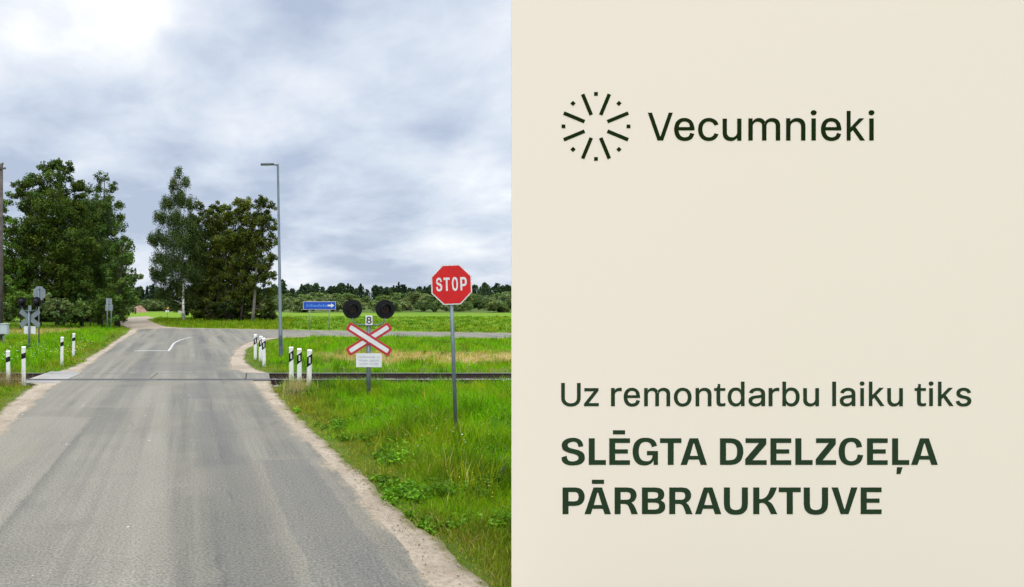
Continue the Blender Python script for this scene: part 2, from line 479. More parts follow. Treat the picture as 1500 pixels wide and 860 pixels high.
GRAV_L2 = [(-6.62, 19.95), (-6.4, 20.6), (-6.5, 23.6), (-6.68, 24.65), (-7.3, 29.9), (-9.0, 43.3), (-10.1, 50.5), (-11.9, 56.4), (-14.95, 67.1), (-17.0, 78.5), (-17.3, 90), (-22.6, 125), (-42, 190)]
GRAV_TOP = [(-35, 190), (-16.8, 108), (-13.9, 90), (-13.05, 75.7), (-9.4, 60.6), (-7.7, 54.9), (-6.2, 52.9), (-3.5, 51.7), (1.34, 49.8), (9.7, 47.0), (17.9, 44.7), (30, 42.0), (60, 38.5), (130, 36.5)]
GRAV_LOW = [(130, 29.0), (60, 31.0), (30, 34.5), (15.6, 38.1), (8.2, 40.5), (3.2, 39.8), (1.1, 37.8), (.1, 34.2), (-.42, 29.4), (-.45, 24.9), (-.05, 21.2), (.42, 19.95)]

def densify(pl, step, jit, seed):
    r = random.Random(seed)
    out = []
    ph = r.random() * 9
    acc = 0
    for (a, b) in zip(pl[:-1], pl[1:]):
        d = math.hypot(b[0] - a[0], b[1] - a[1])
        n = max(1, min(160, int(d / step)))
        for k in range(n):
            t = k / n
            x, y = a[0] + (b[0] - a[0]) * t, a[1] + (b[1] - a[1]) * t
            s = acc + d * t
            j = jit * (.30 * math.sin(s * .9 + ph) + .22 * math.sin(s * 3.1 + 2 * ph) + .25 * math.sin(s * 7.3 + ph) + .9 * (r.random() - .5))
            nx, ny = -(b[1] - a[1]) / d, (b[0] - a[0]) / d
            out.append((x + nx * j, y + ny * j))
        acc += d
    out.append(pl[-1])
    return out

def sheet(name, outline, z, mat, skirt=.5, ring=0.0):
    n = len(outline)
    area = sum(outline[i][0] * outline[(i + 1) % n][1] - outline[(i + 1) % n][0] * outline[i][1] for i in range(n))
    if area < 0: outline = outline[::-1]
    bm = bmesh.new()
    ea = bm.verts.layers.float.new('Edge')
    top = [bm.verts.new((x, y, z)) for x, y in outline]
    bot = [bm.verts.new((x, y, z - skirt)) for x, y in outline]
    for i in range(n):
        bm.faces.new((top[i], bot[i], bot[(i + 1) % n], top[(i + 1) % n]))
    inner = top
    if ring:
        w = 3                                    # smoothed inward normal
        inner = []
        for i in range(n):
            a, b = outline[i - w], outline[(i + w) % n]
            d = math.hypot(b[0] - a[0], b[1] - a[1]) or 1
            nx, ny = -(b[1] - a[1]) / d, (b[0] - a[0]) / d
            if 17.0 < outline[i][1] < 21.2:          # straight ends at the railway
                nx, ny = (1.0 if outline[i][0] < -3 else -1.0), 0.0
            inner.append(bm.verts.new((outline[i][0] + nx * ring, outline[i][1] + ny * ring, z)))
            top[i][ea] = 1.0; bot[i][ea] = 1.0
        for i in range(n):
            bm.faces.new((top[i], top[(i + 1) % n], inner[(i + 1) % n], inner[i]))
    f = bm.faces.new(inner); f.normal_update()
    bmesh.ops.triangulate(bm, faces=[f], ngon_method='EAR_CLIP')
    for f in bm.faces:
        f.normal_update()
        if abs(f.normal.z) > .5 and f.normal.z < 0: f.normal_flip()
    me = bpy.data.meshes.new(name); bm.to_mesh(me); bm.free()
    me.materials.append(mat)
    o = link(bpy.data.objects.new(name, me))
    o['kind'] = 'structure'
    return o

D = densify
grav1 = D(GRAV_L1, .14, .07, 1) + D(GRAV_R1, .10, .06, 2)[::-1]
grav2 = D(GRAV_L2, .3, .10, 3) + D(GRAV_TOP, .4, .10, 4) + D(GRAV_LOW, .3, .09, 5)
asph1 = D(ASPH_L1, .22, .05, 6) + D(ASPH_R1, .2, .035, 7)[::-1]
asph2 = D(ASPH_L2, .25, .06, 8) + D(ASPH_TOP, .4, .05, 9) + D(ASPH_LOW, .3, .06, 10)
sheet('gravel_shoulder', grav1, -.014, M['gravel'], .5, .22)
sheet('gravel_road', grav2, -.014, M['gravel'], .5, .22)
sheet('asphalt_road', asph1, 0.0, M['asphalt'], .45, .55)
sheet('asphalt_junction', asph2, 0.0, M['asphalt'], .45, .55)

def in_poly(X, Y, poly):
    inside = np.zeros(len(X), bool)
    p = np.asarray(poly); q = np.roll(p, -1, 0)
    for (x1, y1), (x2, y2) in zip(p, q):
        if y1 == y2: continue
        c = ((y1 > Y) != (y2 > Y)) & (X < (x2 - x1) * (Y - y1) / (y2 - y1) + x1)
        inside ^= c
    return inside

edge_pts = np.array([p for p in grav1 + grav2 if -20 < p[1] < 130 and p[0] < 40])
def edge_dist(X, Y):
    out = np.empty(len(X))
    for i in range(0, len(X), 20000):
        d = (X[i:i + 20000, None] - edge_pts[None, :, 0]) ** 2 + (Y[i:i + 20000, None] - edge_pts[None, :, 1]) ** 2
        out[i:i + 20000] = np.sqrt(d.min(1))
    return out

# ------------------------------------------------------------------ ground
def sstep(v, a, b):
    t = np.clip((v - a) / (b - a), 0, 1)
    return t * t * (3 - 2 * t)

def zg(X, Y):
    X = np.asarray(X, float); Y = np.asarray(Y, float)
    z = -.032 + .012 * np.sin(X * .9 + 1.3 * np.sin(Y * .5)) * np.sin(Y * .7 + .4 * X)
    z = z - .24 * (1 - sstep(np.abs(Y - 19.1), 1.35, 2.2))           # railway bed
    z = z + .10 * sstep(Y, 55, 120) * np.sin(X * .05) * np.sin(Y * .04)
    z = z + 1.2 * sstep(Y, 160, 420)
    return z

def axis(segs):
    out = []
    for a, b, s in segs:
        out += list(np.arange(a, b, s))
    out.append(segs[-1][1])
    return np.array(out)
gx = axis([(-1500, -300, 100), (-300, -60, 12), (-60, -24, 2), (-24, 24, .5), (24, 60, 2), (60, 300, 12), (300, 1500, 100)])
gy = axis([(-60, -10, 4), (-10, 4, 1), (4, 30, .33), (30, 70, 1), (70, 150, 4), (150, 500, 14), (500, 3000, 250)])
GX, GY = np.meshgrid(gx, gy)
V = np.stack([GX.ravel(), GY.ravel(), zg(GX.ravel(), GY.ravel())], 1)
nx, ny = len(gx), len(gy)
ii, jj = np.meshgrid(np.arange(nx - 1), np.arange(ny - 1))
b0 = (jj * nx + ii).ravel()
Fq = np.stack([b0, b0 + 1, b0 + nx + 1, b0 + nx], 1)
me = np_mesh('meadow_ground', V, Fq.ravel(), np.full(len(Fq), 4), M['ground'])
me.polygons.foreach_set('use_smooth', np.ones(len(Fq), bool))
tag(link(bpy.data.objects.new('ground', me)), kind='structure')

# ------------------------------------------------------------------ road markings
def strip(mb, pts, w, z=.004):
    pts = [Vector((p[0], p[1], 0)) for p in pts]
    L, Rr = [], []
    for i, p in enumerate(pts):
        d = (pts[min(i + 1, len(pts) - 1)] - pts[max(i - 1, 0)]).normalized()
        n = Vector((-d.y, d.x, 0)) * (w / 2)
        L.append((p.x + n.x, p.y + n.y, z)); Rr.append((p.x - n.x, p.y - n.y, z))
    n = len(pts)
    mb.add(L + Rr, [(i, i + n, i + n + 1, i + 1) for i in range(n - 1)])
mk = MB()
strip(mk, [(-5.55, 28.65), (-4.75, 28.7), (-4.07, 28.7)], .22)
mk.build('road_marking', M['marking'])['kind'] = 'structure'
mk = MB()
strip(mk, [(-3.97, 28.5), (-4.08, 30), (-4.26, 32), (-4.38, 33.6), (-4.42, 35), (-4.40, 36.4), (-4.30, 37.6), (-4.05, 39.2)], .11)
mk.build('road_marking', M['marking'])['kind'] = 'structure'

# ------------------------------------------------------------------ railway
RN, RF = 18.30, 19.86
bal = MB()
bx = list(np.arange(-34, 46, .35)); by = [17.45, 17.75, 18.1, 18.5, 19.1, 19.7, 20.1, 20.45, 20.8]
bz = [-.30, -.235, -.205, -.20, -.20, -.20, -.205, -.235, -.30]
r_ = random.Random(3)
vs = [(x, y, z + (r_.random() - .5) * .05) for x in bx for y, z in zip(by, bz)]
nb = len(by)
fs = [(i * nb + j, i * nb + j + 1, (i + 1) * nb + j + 1, (i + 1) * nb + j) for i in range(len(bx) - 1) for j in range(nb - 1)]
bal.add(vs, fs)
for k in range(5200):
    x = r_.uniform(.3, 14) if k % 3 else r_.uniform(-14, -5.8)
    y = r_.choice((r_.uniform(17.4, 18.25), r_.uniform(18.3, 20.6)))
    s = r_.uniform(.018, .042)
    z = float(np.interp(y, by, bz)) + s * .3
    M4 = Matrix.Translation((x, y, z)) @ Matrix.Rotation(r_.random() * 6, 4, 'Z') @ Matrix.Rotation(r_.random() * 6, 4, 'X')
    pts = [M4 @ Vector((sx * s * r_.uniform(.5, 1.1), sy * s * r_.uniform(.5, 1.1), sz * s * r_.uniform(.5, 1))) for sz in (-1, 1) for sy in (-1, 1) for sx in (-1, 1)]
    bal.add(pts, [(0, 2, 3, 1), (4, 5, 7, 6), (0, 1, 5, 4), (2, 6, 7, 3), (0, 4, 6, 2), (1, 3, 7, 5)])
tag(bal.build('ballast', M['stone']), kind='stuff', label='grey stone ballast under the railway track', cat='ballast')

track = empty('railway_track', (0, 19.08, -.2))
tag(track, 'single railway track of rusty rails on dark sleepers crossing behind the grass', 'railway track')
for y in (RN, RF):
    mb = MB()
    prof = [(-.065, -.165), (.065, -.165), (.065, -.150), (.012, -.135), (.010, -.045), (.034, -.032), (.034, -.006), (-.034, -.006), (-.034, -.032), (-.010, -.045), (-.012, -.135), (-.065, -.150)]
    n = len(prof)
    x0, x1 = -60, 70
    mb.add([(x0, a, b + .2 + .002) for a, b in prof] + [(x1, a, b + .2 + .002) for a, b in prof], [tuple(range(n)), tuple(range(n, 2 * n))] + [(i, (i + 1) % n, (i + 1) % n + n, i + n) for i in range(n)])
    o = mb.build('rail', M['rail_side'], track); o.location = (0, y - 19.08, 0)
    hd = MB().box(x0, x1, -.033, .033, .199, .206).build('rail_head', M['rail_top'], o)
mb = MB().box(-.12, .12, -1.3, 1.3, -.06, .035, bev=.01)
s0 = mb.build('sleeper', M['sleeper'], track)
k = 0
for x in np.arange(-24, 30.5, .62):
    if -6.6 < x < .4: continue
    o = s0 if k == 0 else s0.copy()
    if k: col.objects.link(o); o.parent = track
    o.location = (x + r_.uniform(-.03, .03), 0, 0); o.rotation_euler = (0, 0, r_.uniform(-.02, .02)); k += 1

deck = empty('crossing_deck', (-3.1, 19.08, -.2))
tag(deck, 'concrete slab deck laid between the rails where the road crosses the track', 'crossing deck')
xs = np.array([-6.66, -5.5, -3.1, -.3, .42])
for a, b in zip(xs[:-1], xs[1:]):
    o = MB().box(a + .012 + 3.1, b - .012 + 3.1, RN + .165 - 19.08, RF - .042 - 19.08, 0, .203, bev=.008).build('slab', M['deck'] if a < -6 else M['asphalt'], deck)
MB().box(-6.66 + 3.1, -5.47 + 3.1, 18.125 - 19.08 - .5, 18.125 - 19.08, -.1, .196, bev=.01).build('edge_slab', M['deck'], deck)
MB().box(-6.66 + 3.1, -5.67 + 3.1, 19.905 - 19.08, 20.4 - 19.08, -.1, .196, bev=.01).build('edge_slab', M['deck'], deck)
MB().box(-6.66 + 3.1, .42 + 3.1, RN + .045 - 19.08, RN + .160 - 19.08, .02, .196).build('rubber_strip', M['rubber_pad'], deck)
MB().box(-6.66 + 3.1, .42 + 3.1, RN - .170 - 19.08, RN - .045 - 19.08, .02, .196).build('rubber_strip', M['rubber_pad'], deck)

# ------------------------------------------------------------------ foliage tools
def leaf_mesh(name, centres, radii, counts, size, base, tintv, mat, seed, lean_up=.35, aspect=.55, huevar=.10):
    """many small leaf faces gathered round clump centres"""
    g = np.random.default_rng(seed)
    centres = np.asarray(centres, float); radii = np.asarray(radii, float)
    if radii.ndim == 1: radii = np.repeat(radii[:, None], 3, 1)
    idx = np.repeat(np.arange(len(centres)), counts)
    n = len(idx)
    d = g.normal(size=(n, 3)); d /= np.linalg.norm(d, axis=1)[:, None]
    rr = g.random(n)[:, None] ** .55
    pos = centres[idx] + d * rr * radii[idx]
    nrm = d * .7 + g.normal(size=(n, 3)) * .7; nrm[:, 2] += lean_up
    nrm /= np.linalg.norm(nrm, axis=1)[:, None]
    t = g.normal(size=(n, 3)); a = np.cross(nrm, t); a /= np.linalg.norm(a, axis=1)[:, None]
    b = np.cross(nrm, a)
    L = size * g.uniform(.6, 1.35, n)[:, None]
    a = a * L * .5; b = b * L * .5 * aspect
    bend = nrm * L * .12
    v = np.stack([pos - a - bend, pos + b, pos + a - bend, pos - b], 1).reshape(-1, 3)
    f = np.arange(n * 4)
    ct = (1 + tintv * g.normal(size=len(centres)))[idx]
    lt = g.uniform(.80, 1.22, n)
    hue = g.normal(size=len(centres))[idx] * huevar + g.normal(size=n) * .07
    c = np.asarray(base)[None] * (np.clip(ct, .5, 1.7) * lt)[:, None]
    c = c * np.stack([1 + hue, 1 + hue * .15, 1 - hue * .6], 1)
    c = np.clip(c, .004, .6)
    return np_mesh(name, v, f, np.full(n, 4), mat, np.repeat(c, 4, 0))

def subclumps(clumps, dens, g, sub=(.22, .36), droop=1.0, rmin=.25):
    cs, rs, own = [], [], []
    for ci, (c, r) in enumerate(clumps):
        n = max(7, int(dens * r * r))
        d = g.normal(size=(n, 3)); d /= np.linalg.norm(d, axis=1)[:, None]
        k = g.random(n) ** .45
        p = np.asarray(c) + d * (k * r * g.uniform(.78, 1.10, n))[:, None] * np.array([1, 1, .92])
        s = np.maximum(rmin, r * g.uniform(sub[0], sub[1], n))
        cs.append(p); rs.append(np.stack([s, s, s * droop], 1)); own += [ci] * n
    return np.concatenate(cs), np.concatenate(rs), np.array(own)

def make_tree(name, base, top, clumps, tr=.2, bark='bark', leaf=(.04, .06, .015), size=.2, dens=8, per=70, droop=.8,
              seed=1, tintv=.22, sub=(.22, .36), forks=None, rmin=.25, trunks=None, fine=1.0):
    """base/top: world points of the stem; clumps: [(centre, radius)] in world coordinates"""
    g = np.random.default_rng(seed); rr = random.Random(seed)
    base = Vector(base); top = Vector(top)
    root = empty(name, base)
    H = (top - base).length
    mb = MB()
    stems = trunks or [(base, top, tr)]
    lines = []
    for (b, t, r) in stems:
        b = Vector(b); t = Vector(t)
        pts = []
        for k in range(9):
            u = k / 8
            w = .018 * H * math.sin(u * 5 + seed) * u
            pts.append(b.lerp(t, u) + Vector((w, w * .6 * math.cos(seed), 0)))
        rad = [r * (1.35 if k == 0 else 1.0) * (1 - .86 * k / 8) + .012 for k in range(9)]
        mb.tube([p - base for p in pts], rad, 9)
        lines.append(pts)
    cl = [(Vector(c), r) for c, r in clumps]
    cs, rs, own = subclumps([(tuple(c - base), r) for c, r in cl], dens, g, sub, droop, rmin)
    for ci, (c, r) in enumerate(cl):
        ln = min(lines, key=lambda L: min((p - c).length for p in L))
        zt = c.z - max(.5, .55 * (Vector((c.x, c.y, 0)) - Vector((base.x, base.y, 0))).length) - .25 * r
        p0 = min(ln[1:], key=lambda p: abs(p.z - zt))
        mid = p0.lerp(c, .55) + Vector((rr.uniform(-.15, .15), rr.uniform(-.15, .15), -.12 * r))
        r0 = max(.03, tr * .42 * min(1, r / 2.2))
        mb.tube([p0 - base, mid - base, c - base], [r0, r0 * .7, r0 * .4], 6)
        mine = np.where(own == ci)[0]
        for s in mine[::2][:26]:
            e = Vector(cs[s]); m2 = (c - base).lerp(e, .5) + Vector((0, 0, .08 * r))
            mb.tube([c - base, m2, e], [r0 * .38, r0 * .25, .010], 4, caps=False)
    mb.build('trunk', M[bark], root)
    me = leaf_mesh('crown', cs, rs, np.full(len(cs), int(per * fine ** 1.8)), size / fine, leaf, tintv, M['leaf'], seed + 50)
    link(bpy.data.objects.new('crown', me), root)
    return root
GLYPH = {
'V': [[[204,0],[16,509],[84,509],[192,206],[197,192],[203,176],[209,158],[215,137],[222,115],[230,89],[239,61],[248,31],[235,31],[244,62],[252,90],[260,115],[267,138],[274,158],[279,176],[285,192],[290,206],[395,509],[463,509],[278,0]]],
'e': [[[212,-8],[185,-7],[161,-2],[138,6],[117,16],[98,30],[82,46],[68,64],[56,85],[46,108],[40,132],[35,159],[34,187],[35,215],[39,242],[46,267],[55,290],[67,311],[81,329],[97,346],[115,359],[135,370],[157,378],[180,383],[205,384],[221,384],[236,382],[251,379],[266,374],[280,368],[294,361],[307,351],[319,341],[331,329],[341,315],[350,299],[357,282],[363,263],[368,242],[370,219],[371,194],[371,169],[75,169],[75,221],[338,221],[310,202],[309,220],[307,237],[303,254],[298,269],[291,282],[283,294],[273,305],[263,314],[250,321],[237,326],[222,329],[205,330],[189,329],[173,326],[159,321],[146,313],[135,304],[125,294],[116,282],[109,270],[103,256],[99,241],[97,226],[96,211],[96,178],[97,157],[100,139],[104,122],[110,106],[118,92],[128,80],[139,70],[151,61],[165,55],[179,50],[195,47],[212,46],[224,47],[234,48],[244,50],[254,53],[263,56],[271,61],[278,66],[285,73],[292,80],[297,88],[302,96],[306,105],[365,91],[360,77],[353,63],[345,51],[335,39],[324,29],[311,19],[298,11],[283,4],[266,-1],[249,-5],[231,-7]]],
'c': [[[207,-8],[182,-7],[159,-2],[137,6],[117,16],[98,30],[82,46],[68,64],[56,85],[46,108],[40,133],[36,159],[34,187],[36,216],[40,243],[46,268],[56,291],[68,312],[82,330],[98,346],[117,360],[137,371],[159,378],[182,383],[207,384],[221,384],[234,383],[247,380],[260,377],[272,373],[284,368],[295,362],[305,356],[315,349],[324,341],[332,332],[340,322],[347,312],[353,301],[358,289],[362,277],[303,262],[301,269],[298,276],[294,283],[290,289],[286,295],[281,301],[276,306],[270,311],[264,315],[257,319],[250,322],[242,325],[234,327],[226,329],[217,329],[207,330],[189,329],[173,325],[158,319],[145,310],[134,300],[124,287],[115,274],[108,258],[103,242],[99,224],[97,206],[96,187],[97,169],[99,151],[103,134],[108,117],[115,102],[124,89],[134,76],[145,66],[158,57],[173,51],[189,48],[207,46],[217,47],[226,48],[234,49],[243,52],[250,54],[258,58],[264,62],[271,66],[277,71],[282,76],[287,82],[292,89],[296,95],[299,102],[302,110],[304,117],[363,102],[359,90],[354,78],[348,67],[341,56],[334,46],[325,37],[316,29],[306,21],[296,15],[285,9],[273,4],[261,-1],[248,-4],[235,-6],[221,-8]]],
'u': [[[182,-5],[164,-4],[146,-1],[130,4],[115,11],[101,20],[89,31],[78,44],[69,59],[62,76],[57,95],[54,116],[53,139],[53,379],[114,379],[114,144],[115,123],[119,105],[127,89],[137,75],[150,64],[164,56],[181,52],[200,50],[213,51],[226,53],[238,57],[249,62],[259,69],[268,77],[276,86],[283,97],[289,109],[293,122],[295,137],[296,153],[296,379],[357,379],[357,0],[298,0],[298,92],[297,67],[286,47],[272,30],[257,17],[240,7],[222,0],[203,-4]]],
'm': [[[53,0],[53,379],[112,379],[112,295],[112,310],[118,323],[125,335],[132,346],[141,355],[151,363],[161,370],[172,376],[183,380],[195,384],[207,386],[219,386],[239,385],[257,380],[273,372],[287,361],[299,347],[309,331],[316,314],[321,295],[312,295],[317,308],[322,321],[329,332],[337,343],[347,353],[357,361],[368,369],[381,375],[394,380],[407,383],[422,385],[437,386],[453,385],[468,383],[483,378],[497,372],[510,364],[522,354],[532,342],[541,328],[548,313],[553,296],[556,276],[557,255],[557,0],[496,0],[496,254],[494,273],[490,289],[483,302],[473,313],[460,321],[447,326],[433,329],[419,330],[406,330],[395,328],[384,324],[374,320],[365,314],[358,307],[351,299],[345,290],[341,280],[338,270],[336,259],[335,247],[335,0],[274,0],[274,260],[273,275],[269,288],[262,301],[253,311],[242,320],[229,326],[215,329],[199,330],[188,330],[178,328],[168,325],[158,320],[148,314],[140,307],[132,299],[126,289],[121,278],[117,266],[114,253],[114,238],[114,0]]],
'n': [[[114,227],[114,0],[53,0],[53,379],[112,379],[112,287],[112,312],[124,332],[137,349],[152,362],[169,372],[187,379],[207,383],[227,384],[246,383],[264,380],[280,376],[295,369],[309,360],[321,349],[332,336],[341,321],[348,304],[353,285],[356,264],[357,240],[357,0],[296,0],[296,235],[295,256],[290,275],[283,291],[273,304],[260,315],[246,323],[229,328],[210,329],[197,328],[184,326],[172,322],[161,317],[150,311],[141,303],[133,293],[126,283],[121,271],[117,257],[114,243]]],
'i': [[[53,0],[53,379],[114,379],[114,0]],[[84,443],[75,444],[67,446],[60,449],[54,455],[48,461],[44,468],[42,475],[41,483],[42,491],[44,499],[48,506],[54,512],[60,517],[67,521],[75,523],[84,524],[92,523],[100,521],[107,517],[114,512],[119,506],[123,499],[126,491],[126,483],[126,475],[123,468],[119,461],[114,455],[107,449],[100,446],[92,444]]],
'k': [[[53,0],[114,0],[114,137],[162,186],[300,0],[376,0],[204,229],[360,379],[280,379],[116,214],[114,214],[114,509],[53,509]]],
'U': [[[259,-8],[230,-7],[203,-2],[177,5],[154,15],[133,28],[114,43],[98,60],[85,80],[74,101],[66,124],[62,148],[60,173],[60,509],[124,509],[124,178],[125,160],[128,144],[133,128],[141,113],[150,99],[160,87],[173,77],[187,68],[203,61],[220,56],[239,53],[259,52],[279,53],[298,56],[315,61],[331,68],[345,77],[357,87],[368,99],[377,113],[384,128],[389,144],[392,160],[393,178],[393,509],[457,509],[457,173],[456,148],[451,124],[443,101],[433,80],[419,60],[403,43],[384,28],[363,15],[340,5],[315,-2],[288,-7]]],
'z': [[[42,0],[42,46],[254,323],[48,323],[48,379],[333,379],[333,331],[126,56],[339,56],[339,0]]],
'r': [[[53,0],[53,379],[112,379],[112,321],[122,335],[130,347],[140,358],[152,367],[166,375],[181,380],[196,384],[213,385],[229,384],[243,384],[243,322],[230,324],[224,325],[219,325],[213,326],[207,326],[194,325],[182,323],[170,319],[159,315],[149,309],[140,301],[132,293],[126,284],[121,273],[117,262],[114,250],[114,237],[114,0]]],
'o': [[[207,-8],[182,-7],[159,-2],[137,6],[117,16],[98,30],[82,46],[68,64],[56,85],[46,108],[40,133],[36,159],[34,187],[36,216],[40,243],[46,268],[56,291],[68,312],[82,330],[98,346],[117,360],[137,371],[159,378],[182,383],[207,384],[233,383],[256,378],[278,371],[299,360],[317,346],[333,330],[347,312],[359,291],[369,268],[376,243],[380,216],[381,187],[380,159],[376,133],[369,108],[359,85],[347,64],[333,46],[317,30],[299,16],[278,6],[256,-2],[233,-7]],[[207,46],[226,48],[242,51],[257,57],[270,66],[282,76],[292,89],[300,102],[307,117],[312,134],[316,151],[318,169],[319,187],[318,206],[316,224],[312,242],[307,258],[300,274],[292,287],[282,300],[270,310],[257,319],[242,325],[226,329],[207,330],[189,329],[173,325],[158,319],[145,310],[134,300],[124,287],[115,274],[108,258],[103,242],[99,224],[97,206],[96,187],[97,169],[99,151],[103,134],[108,117],[115,102],[124,89],[134,76],[145,66],[158,57],[173,51],[189,48]]],
't': [[[204,379],[204,327],[6,327],[6,379]],[[65,471],[126,471],[126,98],[127,86],[128,76],[132,68],[136,61],[142,56],[150,53],[159,51],[170,50],[185,51],[202,54],[213,2],[208,0],[203,-1],[198,-2],[192,-3],[186,-3],[180,-4],[174,-4],[168,-4],[145,-3],[125,2],[107,10],[92,21],[80,35],[72,52],[67,71],[65,93]]],
'd': [[[195,-8],[172,-7],[151,-2],[130,5],[111,16],[94,29],[79,45],[66,64],[55,84],[46,108],[39,133],[35,160],[34,189],[35,218],[39,245],[46,270],[55,293],[66,313],[79,332],[95,347],[112,361],[131,371],[151,378],[173,383],[196,384],[213,384],[228,381],[241,378],[253,373],[263,367],[272,360],[280,353],[287,346],[293,338],[298,331],[303,325],[311,319],[311,509],[372,509],[372,0],[313,0],[313,59],[303,53],[298,46],[293,39],[287,31],[280,24],[272,17],[263,10],[252,4],[241,-1],[227,-5],[212,-7]],[[205,47],[221,48],[236,51],[250,57],[263,65],[274,75],[284,86],[293,100],[299,115],[305,132],[309,150],[311,169],[312,189],[311,210],[309,229],[305,247],[300,263],[293,278],[284,291],[275,302],[263,312],[251,320],[237,325],[221,329],[205,330],[187,329],[172,325],[157,319],[145,311],[133,301],[124,290],[115,276],[108,261],[103,245],[99,227],[97,209],[96,189],[97,170],[99,151],[103,133],[109,117],[115,101],[124,88],[134,76],[145,66],[158,57],[172,51],[188,48]]],
'a': [[[160,-9],[142,-8],[126,-5],[110,-1],[94,5],[80,12],[68,22],[57,32],[48,45],[40,58],[35,73],[31,90],[30,108],[31,123],[34,138],[38,150],[43,161],[50,171],[58,179],[67,187],[78,193],[89,199],[100,203],[112,207],[125,211],[138,213],[152,216],[165,218],[178,220],[234,227],[244,228],[252,230],[259,232],[265,235],[270,238],[273,243],[275,248],[276,257],[275,268],[273,279],[271,288],[267,297],[262,304],[256,311],[248,317],[240,322],[230,326],[220,329],[208,330],[196,331],[183,330],[171,329],[159,326],[149,322],[140,318],[132,313],[124,307],[118,301],[112,294],[107,288],[103,281],[100,274],[41,291],[48,308],[57,322],[67,335],[79,346],[91,355],[104,364],[118,370],[133,375],[148,379],[163,382],[179,384],[194,384],[204,384],[215,383],[227,382],[239,379],[251,376],[263,372],[275,367],[286,360],[296,353],[306,343],[315,333],[322,320],[329,306],[333,290],[336,272],[337,251],[337,0],[277,0],[277,52],[269,45],[264,38],[258,32],[252,25],[244,18],[236,12],[226,6],[215,1],[203,-3],[190,-6],[176,-8]],[[170,45],[187,46],[202,49],[216,53],[228,59],[239,66],[248,74],[257,83],[263,93],[269,104],[272,115],[275,126],[276,138],[270,186],[265,184],[259,182],[253,180],[246,179],[239,177],[231,176],[200,171],[175,168],[165,166],[154,164],[144,162],[134,159],[125,155],[117,150],[110,145],[103,139],[98,132],[95,124],[93,115],[92,105],[92,95],[94,87],[98,79],[102,72],[107,66],[114,61],[121,56],[130,52],[139,49],[149,47],[159,46]]],
'b': [[[229,-8],[213,-7],[198,-5],[184,-1],[172,4],[162,10],[153,17],[145,24],[138,31],[132,39],[127,46],[122,53],[112,59],[112,0],[53,0],[53,509],[114,509],[114,319],[122,325],[127,331],[132,338],[137,346],[144,353],[152,360],[161,367],[171,373],[183,378],[197,381],[212,384],[229,384],[252,383],[274,378],[294,371],[313,361],[330,347],[345,332],[359,313],[370,293],[379,270],[385,245],[389,218],[390,189],[389,160],[385,133],[379,108],[370,84],[359,64],[346,45],[330,29],[313,16],[294,5],[274,-2],[252,-7]],[[220,47],[237,48],[253,51],[267,57],[279,66],[291,76],[301,88],[309,101],[316,117],[321,133],[325,151],[327,170],[328,189],[327,209],[325,227],[321,245],[316,261],[309,276],[301,290],[291,301],[280,311],[267,319],[253,325],[237,329],[220,330],[203,329],[188,325],[174,320],[161,312],[150,302],[140,291],[132,278],[125,263],[120,247],[116,229],[113,210],[113,189],[113,169],[116,150],[120,132],[125,115],[132,100],[140,86],[150,75],[162,65],[174,57],[188,51],[204,48]]],
'l': [[[139,-2],[119,-1],[101,3],[86,10],[74,20],[65,33],[58,47],[54,65],[53,84],[53,509],[114,509],[114,99],[114,87],[115,77],[117,68],[120,62],[124,58],[130,54],[137,53],[146,52],[160,53],[170,54],[181,3],[162,-1],[156,-2],[151,-2],[145,-2]]],
's': [[[182,-8],[163,-7],[145,-5],[128,-2],[112,3],[98,10],[84,18],[72,27],[62,38],[53,50],[45,63],[40,78],[36,94],[94,107],[99,92],[105,79],[114,69],[124,60],[136,54],[150,49],[165,46],[181,45],[200,46],[217,50],[232,55],[244,62],[255,71],[262,81],[267,91],[268,103],[267,112],[265,121],[260,129],[254,136],[246,142],[237,147],[225,151],[212,155],[149,170],[125,177],[104,186],[87,196],[72,208],[61,222],[53,237],[48,255],[47,274],[48,290],[51,305],[57,319],[65,332],[75,343],[87,354],[100,363],[115,370],[131,377],[149,381],[167,384],[187,384],[206,384],[223,381],[239,378],[254,372],[267,366],[279,358],[290,349],[299,339],[307,328],[314,316],[319,303],[324,290],[268,277],[264,288],[258,298],[251,307],[243,316],[232,323],[219,328],[205,331],[187,333],[171,332],[156,329],[143,324],[131,317],[121,308],[114,299],[110,289],[109,277],[110,267],[112,258],[117,250],[124,243],[133,237],[144,232],[157,227],[172,223],[229,209],[254,202],[275,194],[292,183],[306,171],[317,158],[325,142],[330,125],[331,107],[330,90],[326,75],[321,61],[312,47],[302,35],[290,24],[276,15],[260,6],[242,0],[223,-5],[203,-7]]],
